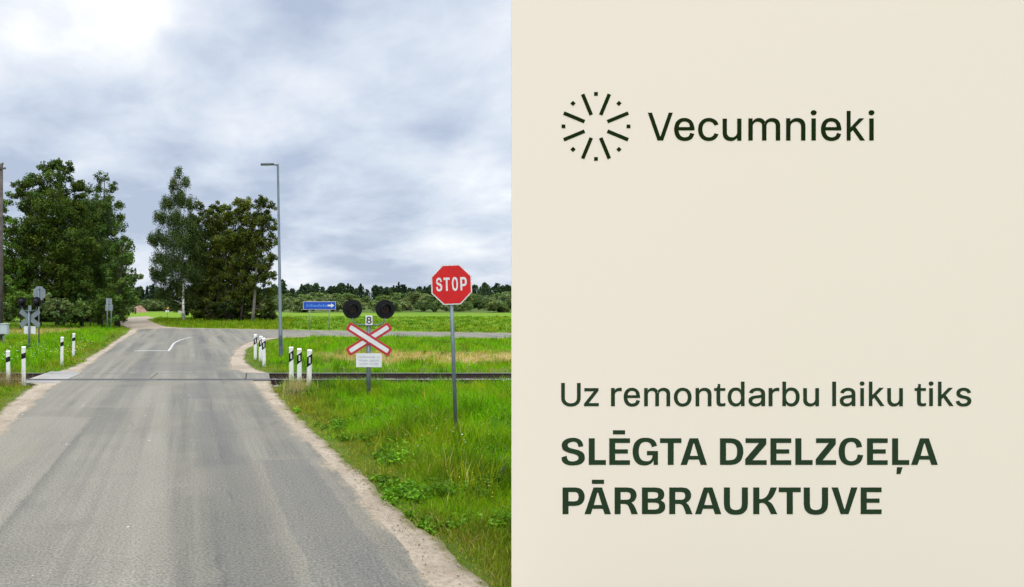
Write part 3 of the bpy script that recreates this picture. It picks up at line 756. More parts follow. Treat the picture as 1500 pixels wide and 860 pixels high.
'8': [[[226,-7],[201,-6],[178,-2],[156,3],[136,11],[117,21],[101,33],[86,47],[74,62],[64,78],[57,96],[53,115],[52,135],[53,151],[55,166],[59,181],[65,195],[72,208],[81,220],[90,231],[101,241],[113,249],[125,256],[139,261],[153,267],[135,273],[119,282],[105,293],[93,308],[83,324],[76,342],[72,360],[70,380],[72,399],[75,417],[82,434],[90,450],[101,464],[114,477],[129,488],[146,498],[164,506],[184,511],[204,514],[226,516],[248,514],[269,511],[288,506],[306,498],[323,488],[337,477],[350,464],[361,450],[370,434],[377,417],[380,399],[382,380],[380,361],[376,342],[369,324],[359,308],[347,293],[333,282],[318,273],[300,265],[314,261],[327,256],[339,249],[351,241],[362,231],[372,220],[380,208],[387,195],[393,181],[397,166],[400,151],[401,135],[399,115],[395,96],[388,78],[378,62],[366,47],[352,33],[335,21],[317,11],[296,3],[275,-2],[251,-6]],[[226,49],[243,50],[258,52],[272,55],[285,60],[296,66],[307,74],[315,82],[323,91],[329,102],[333,113],[336,126],[337,139],[336,152],[333,165],[329,177],[322,189],[314,199],[305,208],[295,216],[283,223],[270,228],[256,232],[242,234],[226,235],[211,234],[196,232],[182,228],[169,223],[157,216],[147,208],[138,199],[130,189],[123,177],[119,165],[116,152],[115,139],[116,126],[119,113],[123,102],[129,91],[136,82],[145,74],[156,66],[167,60],[180,55],[195,52],[210,50]],[[226,290],[239,290],[252,292],[263,296],[274,300],[284,306],[293,313],[300,321],[307,330],[312,341],[316,351],[318,363],[319,376],[318,388],[316,399],[313,410],[308,420],[301,429],[294,437],[285,444],[275,449],[264,454],[252,457],[240,459],[226,460],[213,459],[200,457],[188,454],[177,449],[167,444],[159,437],[151,429],[145,420],[139,410],[136,399],[134,388],[133,376],[134,363],[136,351],[139,341],[145,330],[151,321],[159,313],[168,306],[178,300],[189,296],[201,292],[213,290]]],
}
# ------------------------------------------------------------------ trees
def crown(Y, lst):
    out = []
    for (px, py, rp, dy) in lst:
        y = Y + dy
        out.append((at(px, py, y), rp / F * y))
    return out
def foot(px, Y):
    x = (px - CX) / F * Y
    return (x, Y, float(zg(x, Y)) - .1)

G_WOOD = 'trees of the dense grove left of the gravel road'
DARK = (.056, .088, .012)
BIG = dict(sub=(.22, .36), rmin=.36, fine=1.3, tintv=.32)
Y = 57
t = make_tree('broadleaf_tree', foot(88, Y), at(84, 262, Y), crown(Y, [
    (84, 258, 24, 0), (56, 268, 26, 1), (108, 280, 22, 0), (36, 296, 24, 0), (74, 305, 34, -1.5), (106, 318, 28, 0), (56, 345, 36, -1), (92, 355, 36, -1.5),
    (118, 362, 28, 0), (36, 388, 30, 0), (76, 400, 36, -1), (110, 408, 30, 0), (26, 272, 12, 0), (70, 244, 11, 0), (96, 247, 10, 0), (84, 240, 8, 0), (50, 430, 26, 0), (90, 440, 26, 0)]),
    tr=.34, leaf=DARK, size=.26, dens=11, per=62, seed=21, **BIG)
tag(t, 'tallest broad dark green tree of the left grove, rounded top beside the utility pole', 'tree', G_WOOD)
Y = 60
t = make_tree('broadleaf_tree', foot(146, Y), at(150, 262, Y), crown(Y, [
    (150, 260, 12, 0), (136, 282, 19, 0), (164, 276, 12, 0), (152, 302, 22, 0), (175, 300, 11, 0), (134, 322, 24, -1), (162, 326, 20, 0), (178, 318, 8, 0), (144, 356, 30, -1),
    (170, 360, 21, 0), (138, 392, 32, -.5), (170, 393, 26, 0), (122, 300, 20, 1), (150, 425, 30, 0), (184, 352, 9, 0), (188, 378, 10, 0), (178, 424, 20, 1)]),
    tr=.16, leaf=(.062, .105, .018), size=.22, dens=10, per=50, seed=22, droop=1.0, tintv=.3, sub=(.24, .38), rmin=.34, fine=1.3)
tag(t, 'slender loose crowned tree with ragged top, right of the tallest tree in the left grove', 'tree', G_WOOD)
Y = 53
t = make_tree('broadleaf_tree', foot(172, Y), at(178, 352, Y), crown(Y, [
    (176, 356, 13, 0), (188, 383, 14, 0), (168, 388, 19, 0), (195, 408, 11, 0), (176, 420, 22, -1), (192, 434, 13, 0), (162, 440, 20, 0), (184, 452, 18, 0), (150, 455, 20, 0), (168, 462, 16, -1)]),
    tr=.2, leaf=(.066, .115, .020), size=.25, dens=12, per=52, seed=23, **BIG)
tag(t, 'low bushy tree at the right end of the left grove next to the gravel road', 'tree', G_WOOD)
Y = 66
t = make_tree('broadleaf_tree', foot(146, Y), at(150, 300, Y), crown(Y, [
    (146, 300, 22, 0), (128, 322, 26, 0), (158, 330, 24, 0), (142, 356, 30, 0), (170, 372, 24, 0), (132, 392, 32, 0), (162, 404, 30, 0), (182, 408, 18, 0), (146, 434, 32, 0), (176, 438, 22, 0), (160, 458, 22, 0)]),
    tr=.22, leaf=(.046, .076, .012), size=.30, dens=10, per=56, seed=27, sub=(.28, .44), rmin=.4, fine=1.25)
tag(t, 'dark tree close behind the slender loose crowned one, closing the grove towards the road', 'tree', G_WOOD)
Y = 55
t = make_tree('broadleaf_tree', foot(-6, Y), at(-4, 292, Y), crown(Y, [
    (-4, 300, 20, 0), (14, 325, 17, 0), (-26, 330, 26, 0), (8, 355, 24, 0), (-18, 375, 30, 0), (14, 392, 24, 0), (-30, 410, 30, 0), (8, 425, 24, -.5), (26, 420, 18, 0)]),
    tr=.22, leaf=(.085, .155, .018), size=.25, dens=11, per=52, seed=24, **BIG)
tag(t, 'brighter green tree behind the utility pole at the left edge', 'tree', G_WOOD)
Y = 69
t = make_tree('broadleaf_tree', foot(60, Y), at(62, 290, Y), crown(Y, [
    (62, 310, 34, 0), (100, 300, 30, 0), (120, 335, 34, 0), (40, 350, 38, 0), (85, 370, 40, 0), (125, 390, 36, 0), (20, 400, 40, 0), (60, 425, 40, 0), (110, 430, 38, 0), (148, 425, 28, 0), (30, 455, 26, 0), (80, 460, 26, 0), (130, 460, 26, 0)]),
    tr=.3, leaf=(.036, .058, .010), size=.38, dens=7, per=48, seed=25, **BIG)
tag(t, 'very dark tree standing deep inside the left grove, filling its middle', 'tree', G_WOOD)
Y = 62
t = make_tree('broadleaf_tree', foot(-110, Y), at(-105, 270, Y), crown(Y, [
    (-105, 280, 34, 0), (-75, 310, 36, 0), (-140, 320, 40, 0), (-100, 350, 44, 0), (-60, 380, 36, 0), (-140, 395, 44, 0), (-90, 415, 42, 0)]),
    tr=.3, leaf=DARK, size=.4, dens=6, per=40, seed=26)
tag(t, 'dark tree at the far left of the grove, left of the utility pole', 'tree', G_WOOD)

G_CLUMP = 'trees of the clump at the road fork'
Y = 69
t = make_tree('birch_tree', foot(269, Y), at(263, 250, Y), crown(Y, [
    (263, 253, 8, 0), (271, 268, 9, 0), (255, 272, 10, 0), (262, 292, 15, 0), (244, 300, 12, 0), (278, 298, 11, 0), (237, 320, 12, 0), (258, 324, 19, 0), (278, 328, 15, 0),
    (236, 350, 15, 0), (260, 356, 22, -.5), (282, 362, 16, 0), (232, 378, 12, 0), (252, 388, 22, -.5), (278, 396, 18, 0), (236, 406, 14, 0), (258, 420, 19, .5), (288, 342, 15, .5), (292, 372, 16, .5), (288, 405, 17, .5), (225, 400, 9, 0), (225, 352, 9, 0), (254, 444, 13, 1), (278, 438, 15, 1), (238, 432, 11, .5)]),
    tr=.14, bark='birch', leaf=(.064, .096, .024), size=.17, dens=30, per=70, droop=1.8, seed=31, tintv=.18, sub=(.26, .40), rmin=.36, fine=1.15)
tag(t, 'tall slender birch with drooping pale green crown and white trunk', 'tree', G_CLUMP)
OLV = (.072, .094, .014)
Y = 70
t = make_tree('broadleaf_tree', foot(308, Y), at(304, 318, Y), crown(Y, [
    (300, 308, 15, 0), (322, 305, 16, 0), (288, 322, 15, 0), (310, 328, 20, -.5), (294, 348, 19, 0), (318, 356, 23, -.5), (298, 378, 21, 0), (322, 388, 21, 0), (304, 408, 21, 0), (288, 424, 16, 0), (318, 424, 20, .5), (300, 446, 19, .5), (322, 448, 18, .5), (288, 458, 13, 0), (310, 460, 12, 0)]),
    tr=.2, leaf=OLV, size=.26, dens=13, per=56, seed=32, trunks=[(foot(305, Y), at(302, 320, Y), .2), (foot(316, Y), at(324, 330, Y), .16)], **BIG)
tag(t, 'olive green tree beside the birch, left one of the rounded fork trees', 'tree', G_CLUMP)
Y = 68
t = make_tree('broadleaf_tree', foot(346, Y), at(350, 312, Y), crown(Y, [
    (348, 302, 16, 0), (366, 300, 15, 0), (332, 316, 18, 0), (356, 322, 22, -.5), (376, 320, 16, 0), (340, 348, 23, -.5), (366, 352, 23, -.5), (346, 378, 23, 0), (370, 384, 21, 0), (352, 406, 20, 0), (332, 404, 17, 0), (360, 428, 19, 0), (338, 436, 18, .5), (350, 454, 15, .5), (372, 446, 12, .5)]),
    tr=.2, leaf=(.076, .096, .014), size=.26, dens=13, per=56, seed=33, trunks=[(foot(340, Y), at(346, 320, Y), .2), (foot(352, Y), at(366, 325, Y), .16), (foot(331, Y), at(334, 340, Y), .13)], **BIG)
tag(t, 'olive green middle tree of the fork clump with several dark stems', 'tree', G_CLUMP)
Y = 67
t = make_tree('broadleaf_tree', foot(370, Y), at(384, 312, Y), crown(Y, [
    (382, 298, 13, 0), (395, 304, 12, 0), (388, 324, 18, 0), (399, 334, 10, 0), (376, 344, 19, 0), (394, 352, 15, 0), (384, 376, 19, 0), (399, 378, 8, 0), (389, 402, 16, 0), (374, 414, 16, 0), (394, 428, 12, 0), (384, 446, 14, .8), (396, 450, 9, .5)]),
    tr=.18, bark='bark_pale', leaf=(.064, .084, .013), size=.25, dens=13, per=56, seed=34, **BIG)
tag(t, 'right-hand fork tree with pale grey trunk, its crown touching the lamp post', 'tree', G_CLUMP)
Y = 75
t = make_tree('broadleaf_tree', foot(325, Y), at(330, 350, Y), crown(Y, [
    (318, 350, 28, 0), (350, 350, 28, 0), (296, 385, 28, 0), (335, 395, 32, 0), (368, 395, 26, 0), (310, 430, 28, 0), (345, 436, 26, 0), (377, 440, 20, 0), (284, 440, 24, 0), (300, 460, 18, 0), (330, 462, 18, 0), (360, 462, 18, 0), (385, 462, 14, 0)]),
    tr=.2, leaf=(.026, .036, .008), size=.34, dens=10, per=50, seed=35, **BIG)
tag(t, 'dark tree behind the fork clump, closing the gaps between its stems', 'tree', G_CLUMP)

# shrubs under the grove and the clump
def make_shrub(name, px, py_c, rp, Y, leaf, seed, label, cat='shrub', group=None, size=.22, dens=9, per=44):
    c = at(px, py_c, Y); r = rp / F * Y
    g = random.Random(seed)
    cl = [(c, r * .75)]
    for k in range(5):
        a = k * 1.257 + g.random()
        cl.append((c + Vector((math.cos(a) * r * .7, math.sin(a) * r * .7, g.uniform(-.35, .25) * r)), r * g.uniform(.45, .6)))
    x = (px - CX) / F * Y
    t = make_tree(name, (x, Y, float(zg(x, Y)) - .05), c, cl, tr=.06, leaf=leaf, size=size, dens=dens, per=per, seed=seed, droop=.9, sub=(.25, .4), rmin=.2)
    return tag(t, label, cat, group)
GS = 'shrubs along the foot of the left grove'
make_shrub('shrub', 132, 432, 28, 57, (.040, .070, .012), 57, 'tall dark bush under the slender loose crowned tree', group=GS)
make_shrub('shrub', 160, 440, 24, 60, (.058, .100, .016), 58, 'tall bush rising behind the twin-post sign', group=GS)
make_shrub('shrub', 60, 440, 26, 56, (.040, .068, .012), 59, 'tall dark bush behind the pair of signal lamps on the left', group=GS)
GS = 'shrubs along the foot of the left grove'
make_shrub('shrub', 84, 446, 25, 53, (.120, .165, .060), 41, 'grey green shrub below the tallest tree, palest of the grove edge', group=GS)
make_shrub('shrub', 122, 450, 24, 53, (.078, .128, .030), 42, 'mid green shrub in the middle of the grove edge', group=GS)
make_shrub('shrub', 150, 456, 22, 55, (.055, .092, .020), 43, 'dark shrub just left of the twin-post sign', group=GS)
make_shrub('shrub', 30, 436, 22, 50, (.095, .165, .020), 44, 'bright green shrub behind the left crossing signal', group=GS)
make_shrub('shrub', 54, 458, 24, 55, (.040, .068, .014), 45, 'dark low shrub behind the grey stop sign back', group=GS)
make_shrub('shrub', 4, 452, 24, 50, (.045, .078, .014), 46, 'dark shrub behind the grey cabinet', group=GS)
make_shrub('shrub', 168, 458, 13, 56, (.045, .078, .017), 47, 'small dark shrub right of the twin-post sign', group=GS)
make_shrub('shrub', 104, 464, 16, 53, (.055, .098, .018), 48, 'small dark shrub below the mid green one', group=GS)
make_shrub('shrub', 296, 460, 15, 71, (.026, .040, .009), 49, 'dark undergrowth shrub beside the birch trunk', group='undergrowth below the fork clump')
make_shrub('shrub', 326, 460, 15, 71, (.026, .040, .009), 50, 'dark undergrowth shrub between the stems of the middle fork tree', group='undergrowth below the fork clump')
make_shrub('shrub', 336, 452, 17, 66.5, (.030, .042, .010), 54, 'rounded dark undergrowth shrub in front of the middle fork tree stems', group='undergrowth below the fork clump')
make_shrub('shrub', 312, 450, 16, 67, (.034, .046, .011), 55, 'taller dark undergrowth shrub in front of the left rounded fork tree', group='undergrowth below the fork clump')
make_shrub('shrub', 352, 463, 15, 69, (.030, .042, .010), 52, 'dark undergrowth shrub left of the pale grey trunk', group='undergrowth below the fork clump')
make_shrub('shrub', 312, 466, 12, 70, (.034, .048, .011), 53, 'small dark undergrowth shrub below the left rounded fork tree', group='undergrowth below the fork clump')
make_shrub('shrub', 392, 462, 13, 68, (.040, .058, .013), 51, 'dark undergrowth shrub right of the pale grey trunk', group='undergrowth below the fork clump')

# far shrubs along the edge of the field: three forms, copied
protos = []
for k, (lf, sc) in enumerate((((.115, .160, .040), 1.0), ((.065, .105, .030), 1.0), ((.145, .185, .070), 1.0))):
    g = random.Random(60 + k)
    cl = [(Vector((g.uniform(-1.6, 1.6), g.uniform(-.8, .8), g.uniform(.5, 1.5))), g.uniform(.6, 1.0)) for _ in range(8)]
    t = make_tree('field_shrub', (0, 0, -.1), (0, 0, 1.4), cl, tr=.05, leaf=lf, size=.30, dens=9, per=34, seed=70 + k, sub=(.32, .5), rmin=.28, fine=1.5, droop=.8)
    protos.append(t)
LBL = ['one of the olive green shrubs in the loose belt beyond the field', 'one of the darker green shrubs in the loose belt beyond the field', 'one of the pale grey green shrubs in the loose belt beyond the field']
r_ = random.Random(77)
spots = []
for k in range(190):                       # beyond the field on the right
    Yk = r_.uniform(122, 240); u = r_.uniform(.0, 1)
    px = 400 + 560 * u
    spots.append((px, Yk, r_.uniform(1.5, 2.4) if Yk > 165 else r_.uniform(.8, 1.5)))
for k in range(8):                        # at the end of the gravel road
    spots.append((r_.uniform(196, 246), r_.uniform(128, 190), r_.uniform(.9, 1.5)))
for k in range(20):                       # low hedge closing the view beyond the bend of the gravel road
    spots.append((200 + 3.4 * k, r_.uniform(131, 142), r_.uniform(.75, 1.15)))
used = set()
for (px, Yk, s) in spots:
    k = r_.randrange(3)
    if k not in used: o = protos[k]; used.add(k)
    else: o = copy_tree(protos[k])
    x = (px - CX) / F * Yk
    o.location = (x, Yk, float(zg(x, Yk)) - .1)
    o.rotation_euler = (0, 0, r_.random() * 6.28)
    o.scale = (s * r_.uniform(1.0, 1.5), s * 1.1, s)
    tag(o, LBL[k], 'shrub', 'shrubs in the belt beyond the field, %s' % ('olive', 'darker', 'pale')[k])

# the far wood: reads as one mass
def forest():
    g = np.random.default_rng(5)
    C, S, K, T = [], [], [], []
    trees = []
    for i in range(760):
        Yk = g.uniform(400, 540); px = g.uniform(-330, 1250)
        x = (px - CX) / F * Yk
        trees.append((x, Yk, g.uniform(9, 13.2), g.random() < .30))
    trees += [((414 - CX) / F * 400, 400, 14.5, False), ((584 - CX) / F * 420, 420, 13.5, True), ((450 - CX) / F * 400, 400, 12, False), ((463 - CX) / F * 405, 405, 12.4, False)]
    vs, cs = [], []
    n_l = 240
    for (x, y, h, con) in trees:
        z0 = float(zg(x, y)) - .5
        u = g.random(n_l) ** .8
        if con:
            rad = (1 - u) * h * .20 + .25
        else:
            rad = np.sqrt(np.clip(1 - (2 * u - 1.0) ** 2, 0.08, 1)) * h * .27
        a = g.random(n_l) * 6.283; q = np.sqrt(g.random(n_l))
        p = np.stack([x + np.cos(a) * rad * q, y + np.sin(a) * rad * q, z0 + u * h], 1)
        d = g.normal(size=(n_l, 3)); d /= np.linalg.norm(d, axis=1)[:, None]
        e = np.cross(d, g.normal(size=(n_l, 3))); e /= np.linalg.norm(e, axis=1)[:, None]
        L = g.uniform(.45, 1.0, n_l)[:, None] * (1.0 if con else 1.25)
        vs.append(np.stack([p - d * L, p + e * L * .6, p + d * L, p - e * L * .6], 1).reshape(-1, 3))
        b = np.array((.018, .034, .020) if con else (.030, .052, .022)) * g.uniform(.75, 1.3)
        c = b[None] * g.uniform(.75, 1.3, n_l)[:, None]
        cs.append(np.repeat(c, 4, 0))
    v = np.concatenate(vs); c = np.concatenate(cs)
    me = np_mesh('far_wood', v, np.arange(len(v)), np.full(len(v) // 4, 4), M['leaf'], c)
    tag(link(bpy.data.objects.new('far_wood', me)), 'dark mixed wood along the horizon behind the field', 'wood', kind='stuff')
forest()

# ------------------------------------------------------------------ grass
def blades(name, X, Y_, h, w, c, lean, seed, label):
    g = np.random.default_rng(seed)
    n = len(X)
    z = zg(X, Y_) - .02
    a = g.random(n) * 6.2832
    dx, dy = np.cos(a), np.sin(a)
    b = g.random(n) * 6.2832
    lx, ly = np.cos(b) * lean * h, np.sin(b) * lean * h
    P = np.stack([X, Y_, z], 1)
    D_ = np.stack([dx, dy, np.zeros(n)], 1) * w[:, None] * .5
    mid = P + np.stack([lx * .35, ly * .35, h * .58], 1)
    tip = P + np.stack([lx, ly, h * (1 - .25 * lean)], 1)
    v = np.stack([P - D_, P + D_, mid - D_ * .75, mid + D_ * .75, tip], 1).reshape(-1, 3)
    base = np.arange(n)[:, None] * 5
    f = np.concatenate([base + np.array([[0, 1, 3, 2]]), base + np.array([[2, 3, 4]])], 1)
    sizes = np.tile([4, 3], n)
    cc = np.repeat(np.clip(c, .004, .7), 5, 0)
    me = np_mesh(name, v, f.ravel(), sizes, M['grass'], cc)
    return tag(link(bpy.data.objects.new(name, me)), label, 'grass', kind='stuff')

def vnoise(X, Y_, s, seed):
    g = np.random.default_rng(seed)
    T = g.random((128, 128))
    x = X / s + 500; y = Y_ / s + 500
    xi = np.floor(x).astype(int); yi = np.floor(y).astype(int)
    fx = x - xi; fy = y - yi
    fx = fx * fx * (3 - 2 * fx); fy = fy * fy * (3 - 2 * fy)
    t = lambda i, j: T[i % 128, j % 128]
    return (t(xi, yi) * (1 - fx) + t(xi + 1, yi) * fx) * (1 - fy) + (t(xi, yi + 1) * (1 - fx) + t(xi + 1, yi + 1) * fx) * fy

def field(name, n, x0, x1, y0, y1, hgt, wid, seed, label, near=0.0, dry=None, edge=.55, base=(.135, .320, .001), keep=None, clump=.6, creep=.34):
    g = np.random.default_rng(seed)
    def spread(n):
        if near > 0:       # denser close to the road user
            u = g.random(n); p = 1 - near
            Yv = (y0 ** p + u * (y1 ** p - y0 ** p)) ** (1 / p)
        else:
            Yv = g.uniform(y0, y1, n)
        return x0(Yv) + g.random(n) * (x1(Yv) - x0(Yv)), Yv
    # part of the blades stand singly, the rest in tufts
    n1 = int(n * (1 - clump)); X1, Y1 = spread(n1)
    nt_ = max(1, int(n * clump / 16)); Xt, Yt = spread(nt_)
    ti = np.repeat(np.arange(nt_), 16)
    rad = (g.uniform(.03, .085, nt_) * (1 + .03 * Yt))[ti]
    X2 = Xt[ti] + g.normal(size=len(ti)) * rad; Y2 = Yt[ti] + g.normal(size=len(ti)) * rad
    th = g.uniform(.6, 1.55, nt_)[ti]; tc = g.normal(size=nt_)[ti]
    X = np.concatenate([X1, X2]); Yv = np.concatenate([Y1, Y2])
    TH = np.concatenate([np.full(n1, .8), th]); TC = np.concatenate([g.normal(size=n1) * .6, tc])
    ok = ~((np.abs(Yv - 19.1) < 1.62) & (g.random(len(X)) > np.where((Yv < 18.3) & (X > .4), .16, .04)))
    ok &= ~((np.abs(Yv - 19.1) < 1.0) & (X > -7.2) & (X < 1))
    if keep is not None: ok &= keep(X, Yv)
    X, Yv, TH, TC = X[ok], Yv[ok], TH[ok], TC[ok]
    d = edge_dist(X, Yv)
    on = in_poly(X, Yv, grav1) | in_poly(X, Yv, grav2)
    e = np.where(on, 0, np.clip(d / edge, 0, 1))
    bare = vnoise(X, Yv, .55, 7)
    n = len(X)
    ok = np.where(on, d < creep * g.random(n) ** 1.5 * (bare * 2), g.random(n) < .65 + .35 * e)
    ok &= ~((bare > .80) & (g.random(n) < .6) & (d < 2.2))
    X, Yv, d, e, TH, TC = X[ok], Yv[ok], d[ok], e[ok], TH[ok], TC[ok]; n = len(X)
    tuft = vnoise(X, Yv, .45, 8); big = vnoise(X, Yv, 2.2, 9); mid = vnoise(X, Yv, .9, 10)
    h = hgt * (.30 + .70 * e) * (.55 + .6 * tuft) * (.60 + .7 * big) * TH * g.uniform(.55, 1.2, n)
    w = wid * g.uniform(.6, 1.4, n)
    b = np.array(base)
    yel = np.array((.235, .250, .010)); drk = np.array((.045, .115, .004)); tan = np.array((.36, .27, .10))
    k1 = (sstep(mid + .12 * TC, .55, .95) * .65)[:, None]; k2 = (sstep(tuft - .16 * TC, .52, .95) * .75)[:, None]
    c = b[None] * (1 - k1) + yel[None] * k1
    c = c * (1 - k2) + drk[None] * k2
    k0 = ((1 - sstep(d, .25, 1.5)) * sstep(vnoise(X, Yv, .8, 15) + .25 * g.random(n), .25, .75) * .75)[:, None]
    c = c * (1 - k0) + np.array((.175, .180, .020))[None] * k0
    h = h * (1 - .35 * (1 - sstep(d, .3, 1.4)))
    k3 = (g.random(n) < .05 + .20 * (1 - e)).astype(float)[:, None] * .8
    c = c * (1 - k3) + tan[None] * k3
    if dry is not None:
        k4 = (dry(X, Yv) * (g.random(n) < .93))[:, None]
        c = c * (1 - k4) + (tan * g.uniform(.8, 1.25, (n, 1))) * k4
        h = h * (1 - .55 * k4[:, 0])
    c = c * (g.uniform(.7, 1.35, n) * (1 + .10 * TC).clip(.6, 1.5))[:, None] * (1 + .12 * g.normal(size=(n, 1)) * np.array([[1, 0, -1]]))
    blades(name, X, Yv, h, w, c, g.uniform(.1, .85, n), seed + 1, label)

cst = lambda v: (lambda Yv: np.full(len(Yv), v))
field('verge_grass', 150000, cst(.2), lambda Yv: np.minimum(.47 * Yv + 1.6, 13), 3.6, 10.5, .27, .0075, 101, 'tall bright green grass on the near right verge', near=1.6,
      keep=lambda X, Yv: ~((Yv < 4.95) & (X > 1.5) & (Yv > 4.3)) | (X < 1.9))
field('verge_grass', 30000, cst(.9), lambda Yv: np.minimum(.45 * Yv + 1.2, 9), 6.0, 17.4, .46, .010, 121, 'taller loose grass clumps standing over the right verge', near=.8, clump=1.0, edge=1.3, base=(.150, .265, .004),
      keep=lambda X, Yv: (vnoise(X, Yv, 1.25, 21) > .57) & (Yv < np.where(X > 4.2, 16.6, 17.4)))
field('verge_grass', 95000, cst(.2), lambda Yv: .45 * Yv + 2.2, 10.5, 17.7, .36, .011, 103, 'tall bright green grass between the right verge and the track', near=.6,
      keep=lambda X, Yv: (Yv < np.where(X > 4.2, 17.0, 17.7)) | (np.random.default_rng(1).random(len(X)) < .12))
field('strip_grass', 80000, cst(-.8), lambda Yv: .46 * Yv + 3, 20.4, 41, .30, .017, 105, 'green and straw coloured grass between the track and the side road',
      dry=lambda X, Yv: sstep(X, 1.5, 4.0) * sstep(Yv + 2.5 * vnoise(X, Yv, 1.5, 3), 23.2, 24.6) * (1 - sstep(Yv + 3 * vnoise(X, Yv, 1.5, 3), 28, 31)))
field('verge_grass', 46000, lambda Yv: -.47 * Yv - 3, cst(-3.4), 8, 17.7, .28, .010, 107, 'green grass on the near left verge', near=.4)
field('roadside_grass', 85000, lambda Yv: -.44 * Yv - 3, cst(-5.8), 20.4, 58, .34, .020, 109, 'green grass between the left crossing signal and the grove', near=.5,
      dry=lambda X, Yv: .9 * sstep(-X, 13.2, 15) * sstep(Yv + 4 * vnoise(X, Yv, 2, 3), 43, 46) * (1 - sstep(Yv + 4 * vnoise(X, Yv, 2, 3), 53, 56)))
field('far_grass', 42000, lambda Yv: -.20 * Yv - 1, lambda Yv: .05 * Yv + .5, 48, 80, .42, .035, 111, 'rough yellowish grass along the foot of the fork trees', edge=1.5, base=(.135, .225, .006))
field('far_grass', 36000, lambda Yv: .03 * Yv, lambda Yv: .46 * Yv, 44, 90, .22, .05, 113, 'green field grass beyond the side road', edge=.8, base=(.100, .205, .006))

field('edge_grass', 26000, lambda Yv: np.interp(Yv, [p[1] for p in GRAV_R1], [p[0] for p in GRAV_R1]) - .30, lambda Yv: np.interp(Yv, [p[1] for p in GRAV_R1], [p[0] for p in GRAV_R1]) + .45, 4.8, 17.6, .13, .007, 115,
      'short worn grass along the right gravel edge', near=1.2, edge=.3, base=(.140, .225, .006), creep=.42, clump=.8)
field('edge_grass', 16000, lambda Yv: np.interp(Yv, [p[1] for p in GRAV_L1], [p[0] for p in GRAV_L1]) - .5, lambda Yv: np.interp(Yv, [p[1] for p in GRAV_L1], [p[0] for p in GRAV_L1]) + .25, 9, 17.6, .15, .009, 117,
      'short worn grass along the left gravel edge', near=.6, edge=.3, base=(.140, .225, .006), creep=.40, clump=.8)
# loose pebbles on the shoulders
def pebbles():
    g = np.random.default_rng(41)
    n = 2000
    Yv = 4.6 + 13.4 * g.random(n) ** 1.6
    xr = np.interp(Yv, [p[1] for p in GRAV_R1], [p[0] for p in GRAV_R1]); xa = np.interp(Yv, [p[1] for p in ASPH_R1], [p[0] for p in ASPH_R1])
    xl = np.interp(Yv, [p[1] for p in GRAV_L1], [p[0] for p in GRAV_L1]); xb = np.interp(Yv, [p[1] for p in ASPH_L1], [p[0] for p in ASPH_L1])
    right = g.random(n) < .65
    u = g.random(n) * 1.25 - .25
    X = np.where(right, xr - .04 + (xa - xr) * u * -0 + (xa - xr) * np.abs(u), xl + .04 + (xb - xl) * np.abs(u))
    road = g.random(n) < .30
    X = np.where(road, g.uniform(-3.2, 1.3, n), X)
    s = .0025 + .007 * g.random(n) ** 4
    cube = np.array([(x, y, z) for z in (-1, 1) for y in (-1, 1) for x in (-1, 1)], float)
    v = cube[None] * g.uniform(.45, 1.0, (n, 8, 3)) * s[:, None, None]
    ang = g.random(n) * 6.28; ca, sa = np.cos(ang), np.sin(ang)
    vx = v[:, :, 0] * ca[:, None] - v[:, :, 1] * sa[:, None]; vy = v[:, :, 0] * sa[:, None] + v[:, :, 1] * ca[:, None]
    P = np.stack([vx + X[:, None], vy + Yv[:, None], v[:, :, 2] * .8 + s[:, None] * .5 - .006], 2).reshape(-1, 3)
    q_ = np.array([(0, 2, 3, 1), (4, 5, 7, 6), (0, 1, 5, 4), (2, 6, 7, 3), (0, 4, 6, 2), (1, 3, 7, 5)])
    f = (np.arange(n)[:, None, None] * 8 + q_[None]).ravel()
    me = np_mesh('pebbles', P, f, np.full(n * 6, 4), M['pebble'])
    tag(link(bpy.data.objects.new('pebbles', me)), 'loose pebbles on the sandy gravel shoulders', 'pebbles', kind='stuff')
M['pebble'] = plain('pebble', (.29, .235, .175), .9, 0, .45, 1.2)
pebbles()
# leafy weeds and flower heads
def weeds():
    g = np.random.default_rng(31)
    cs, rs = [], []
    def put(n, x0, x1, y0, y1, r0, r1, dmin):
        X = g.uniform(x0, x1, n); Yv = g.uniform(y0, y1, n)
        ok = ~in_poly(X, Yv, grav1) & ~in_poly(X, Yv, grav2) & (X < .44 * Yv + 1.5) & (X > -.44 * Yv - 2)
        X, Yv = X[ok], Yv[ok]
        d = edge_dist(X, Yv); ok = (d > dmin) & (vnoise(X, Yv, .5, 12) > .50)
        for x, y in zip(X[ok], Yv[ok]):
            r = g.uniform(r0, r1)
            cs.append((x, y, float(zg(x, y)) + r * .55)); rs.append((r, r, r * .8))
    put(700, .5, 8, 5.2, 17.3, .04, .11, .06)
    put(1700, 1.3, 4.6, 5.2, 9.5, .03, .075, .03)
    put(420, .8, 9, 6, 17, .10, .24, .6)
    put(260, 1.2, 4.4, 6, 12, .08, .17, .3)
    put(60, .4, 1.6, 13.5, 17.3, .12, .28, .05)
    put(60, -8, -4, 9, 17.4, .07, .16, .05)
    put(160, -18, -6, 20.6, 45, .12, .3, .2)
    put(110, -.6, 12, 20.8, 36, .10, .24, .2)
    cnt = np.clip(np.array([r[0] for r in rs]) * 700, 26, 140).astype(int)
    me = leaf_mesh('roadside_weeds', cs, rs, cnt, .048, (.078, .172, .005), .25, M['leaf'], 33, lean_up=.9, aspect=.6)
    tag(link(bpy.data.objects.new('roadside_weeds', me)), 'low leafy weeds among the verge grass', 'weeds', kind='stuff')
weeds()
M['stem'] = plain('flower_stem', (.06, .12, .01), .8, 0, .2, 10, spec=.05)
M['petal_white'] = plain('white_petal', (.62, .63, .56), .6, 0, .1, 10)
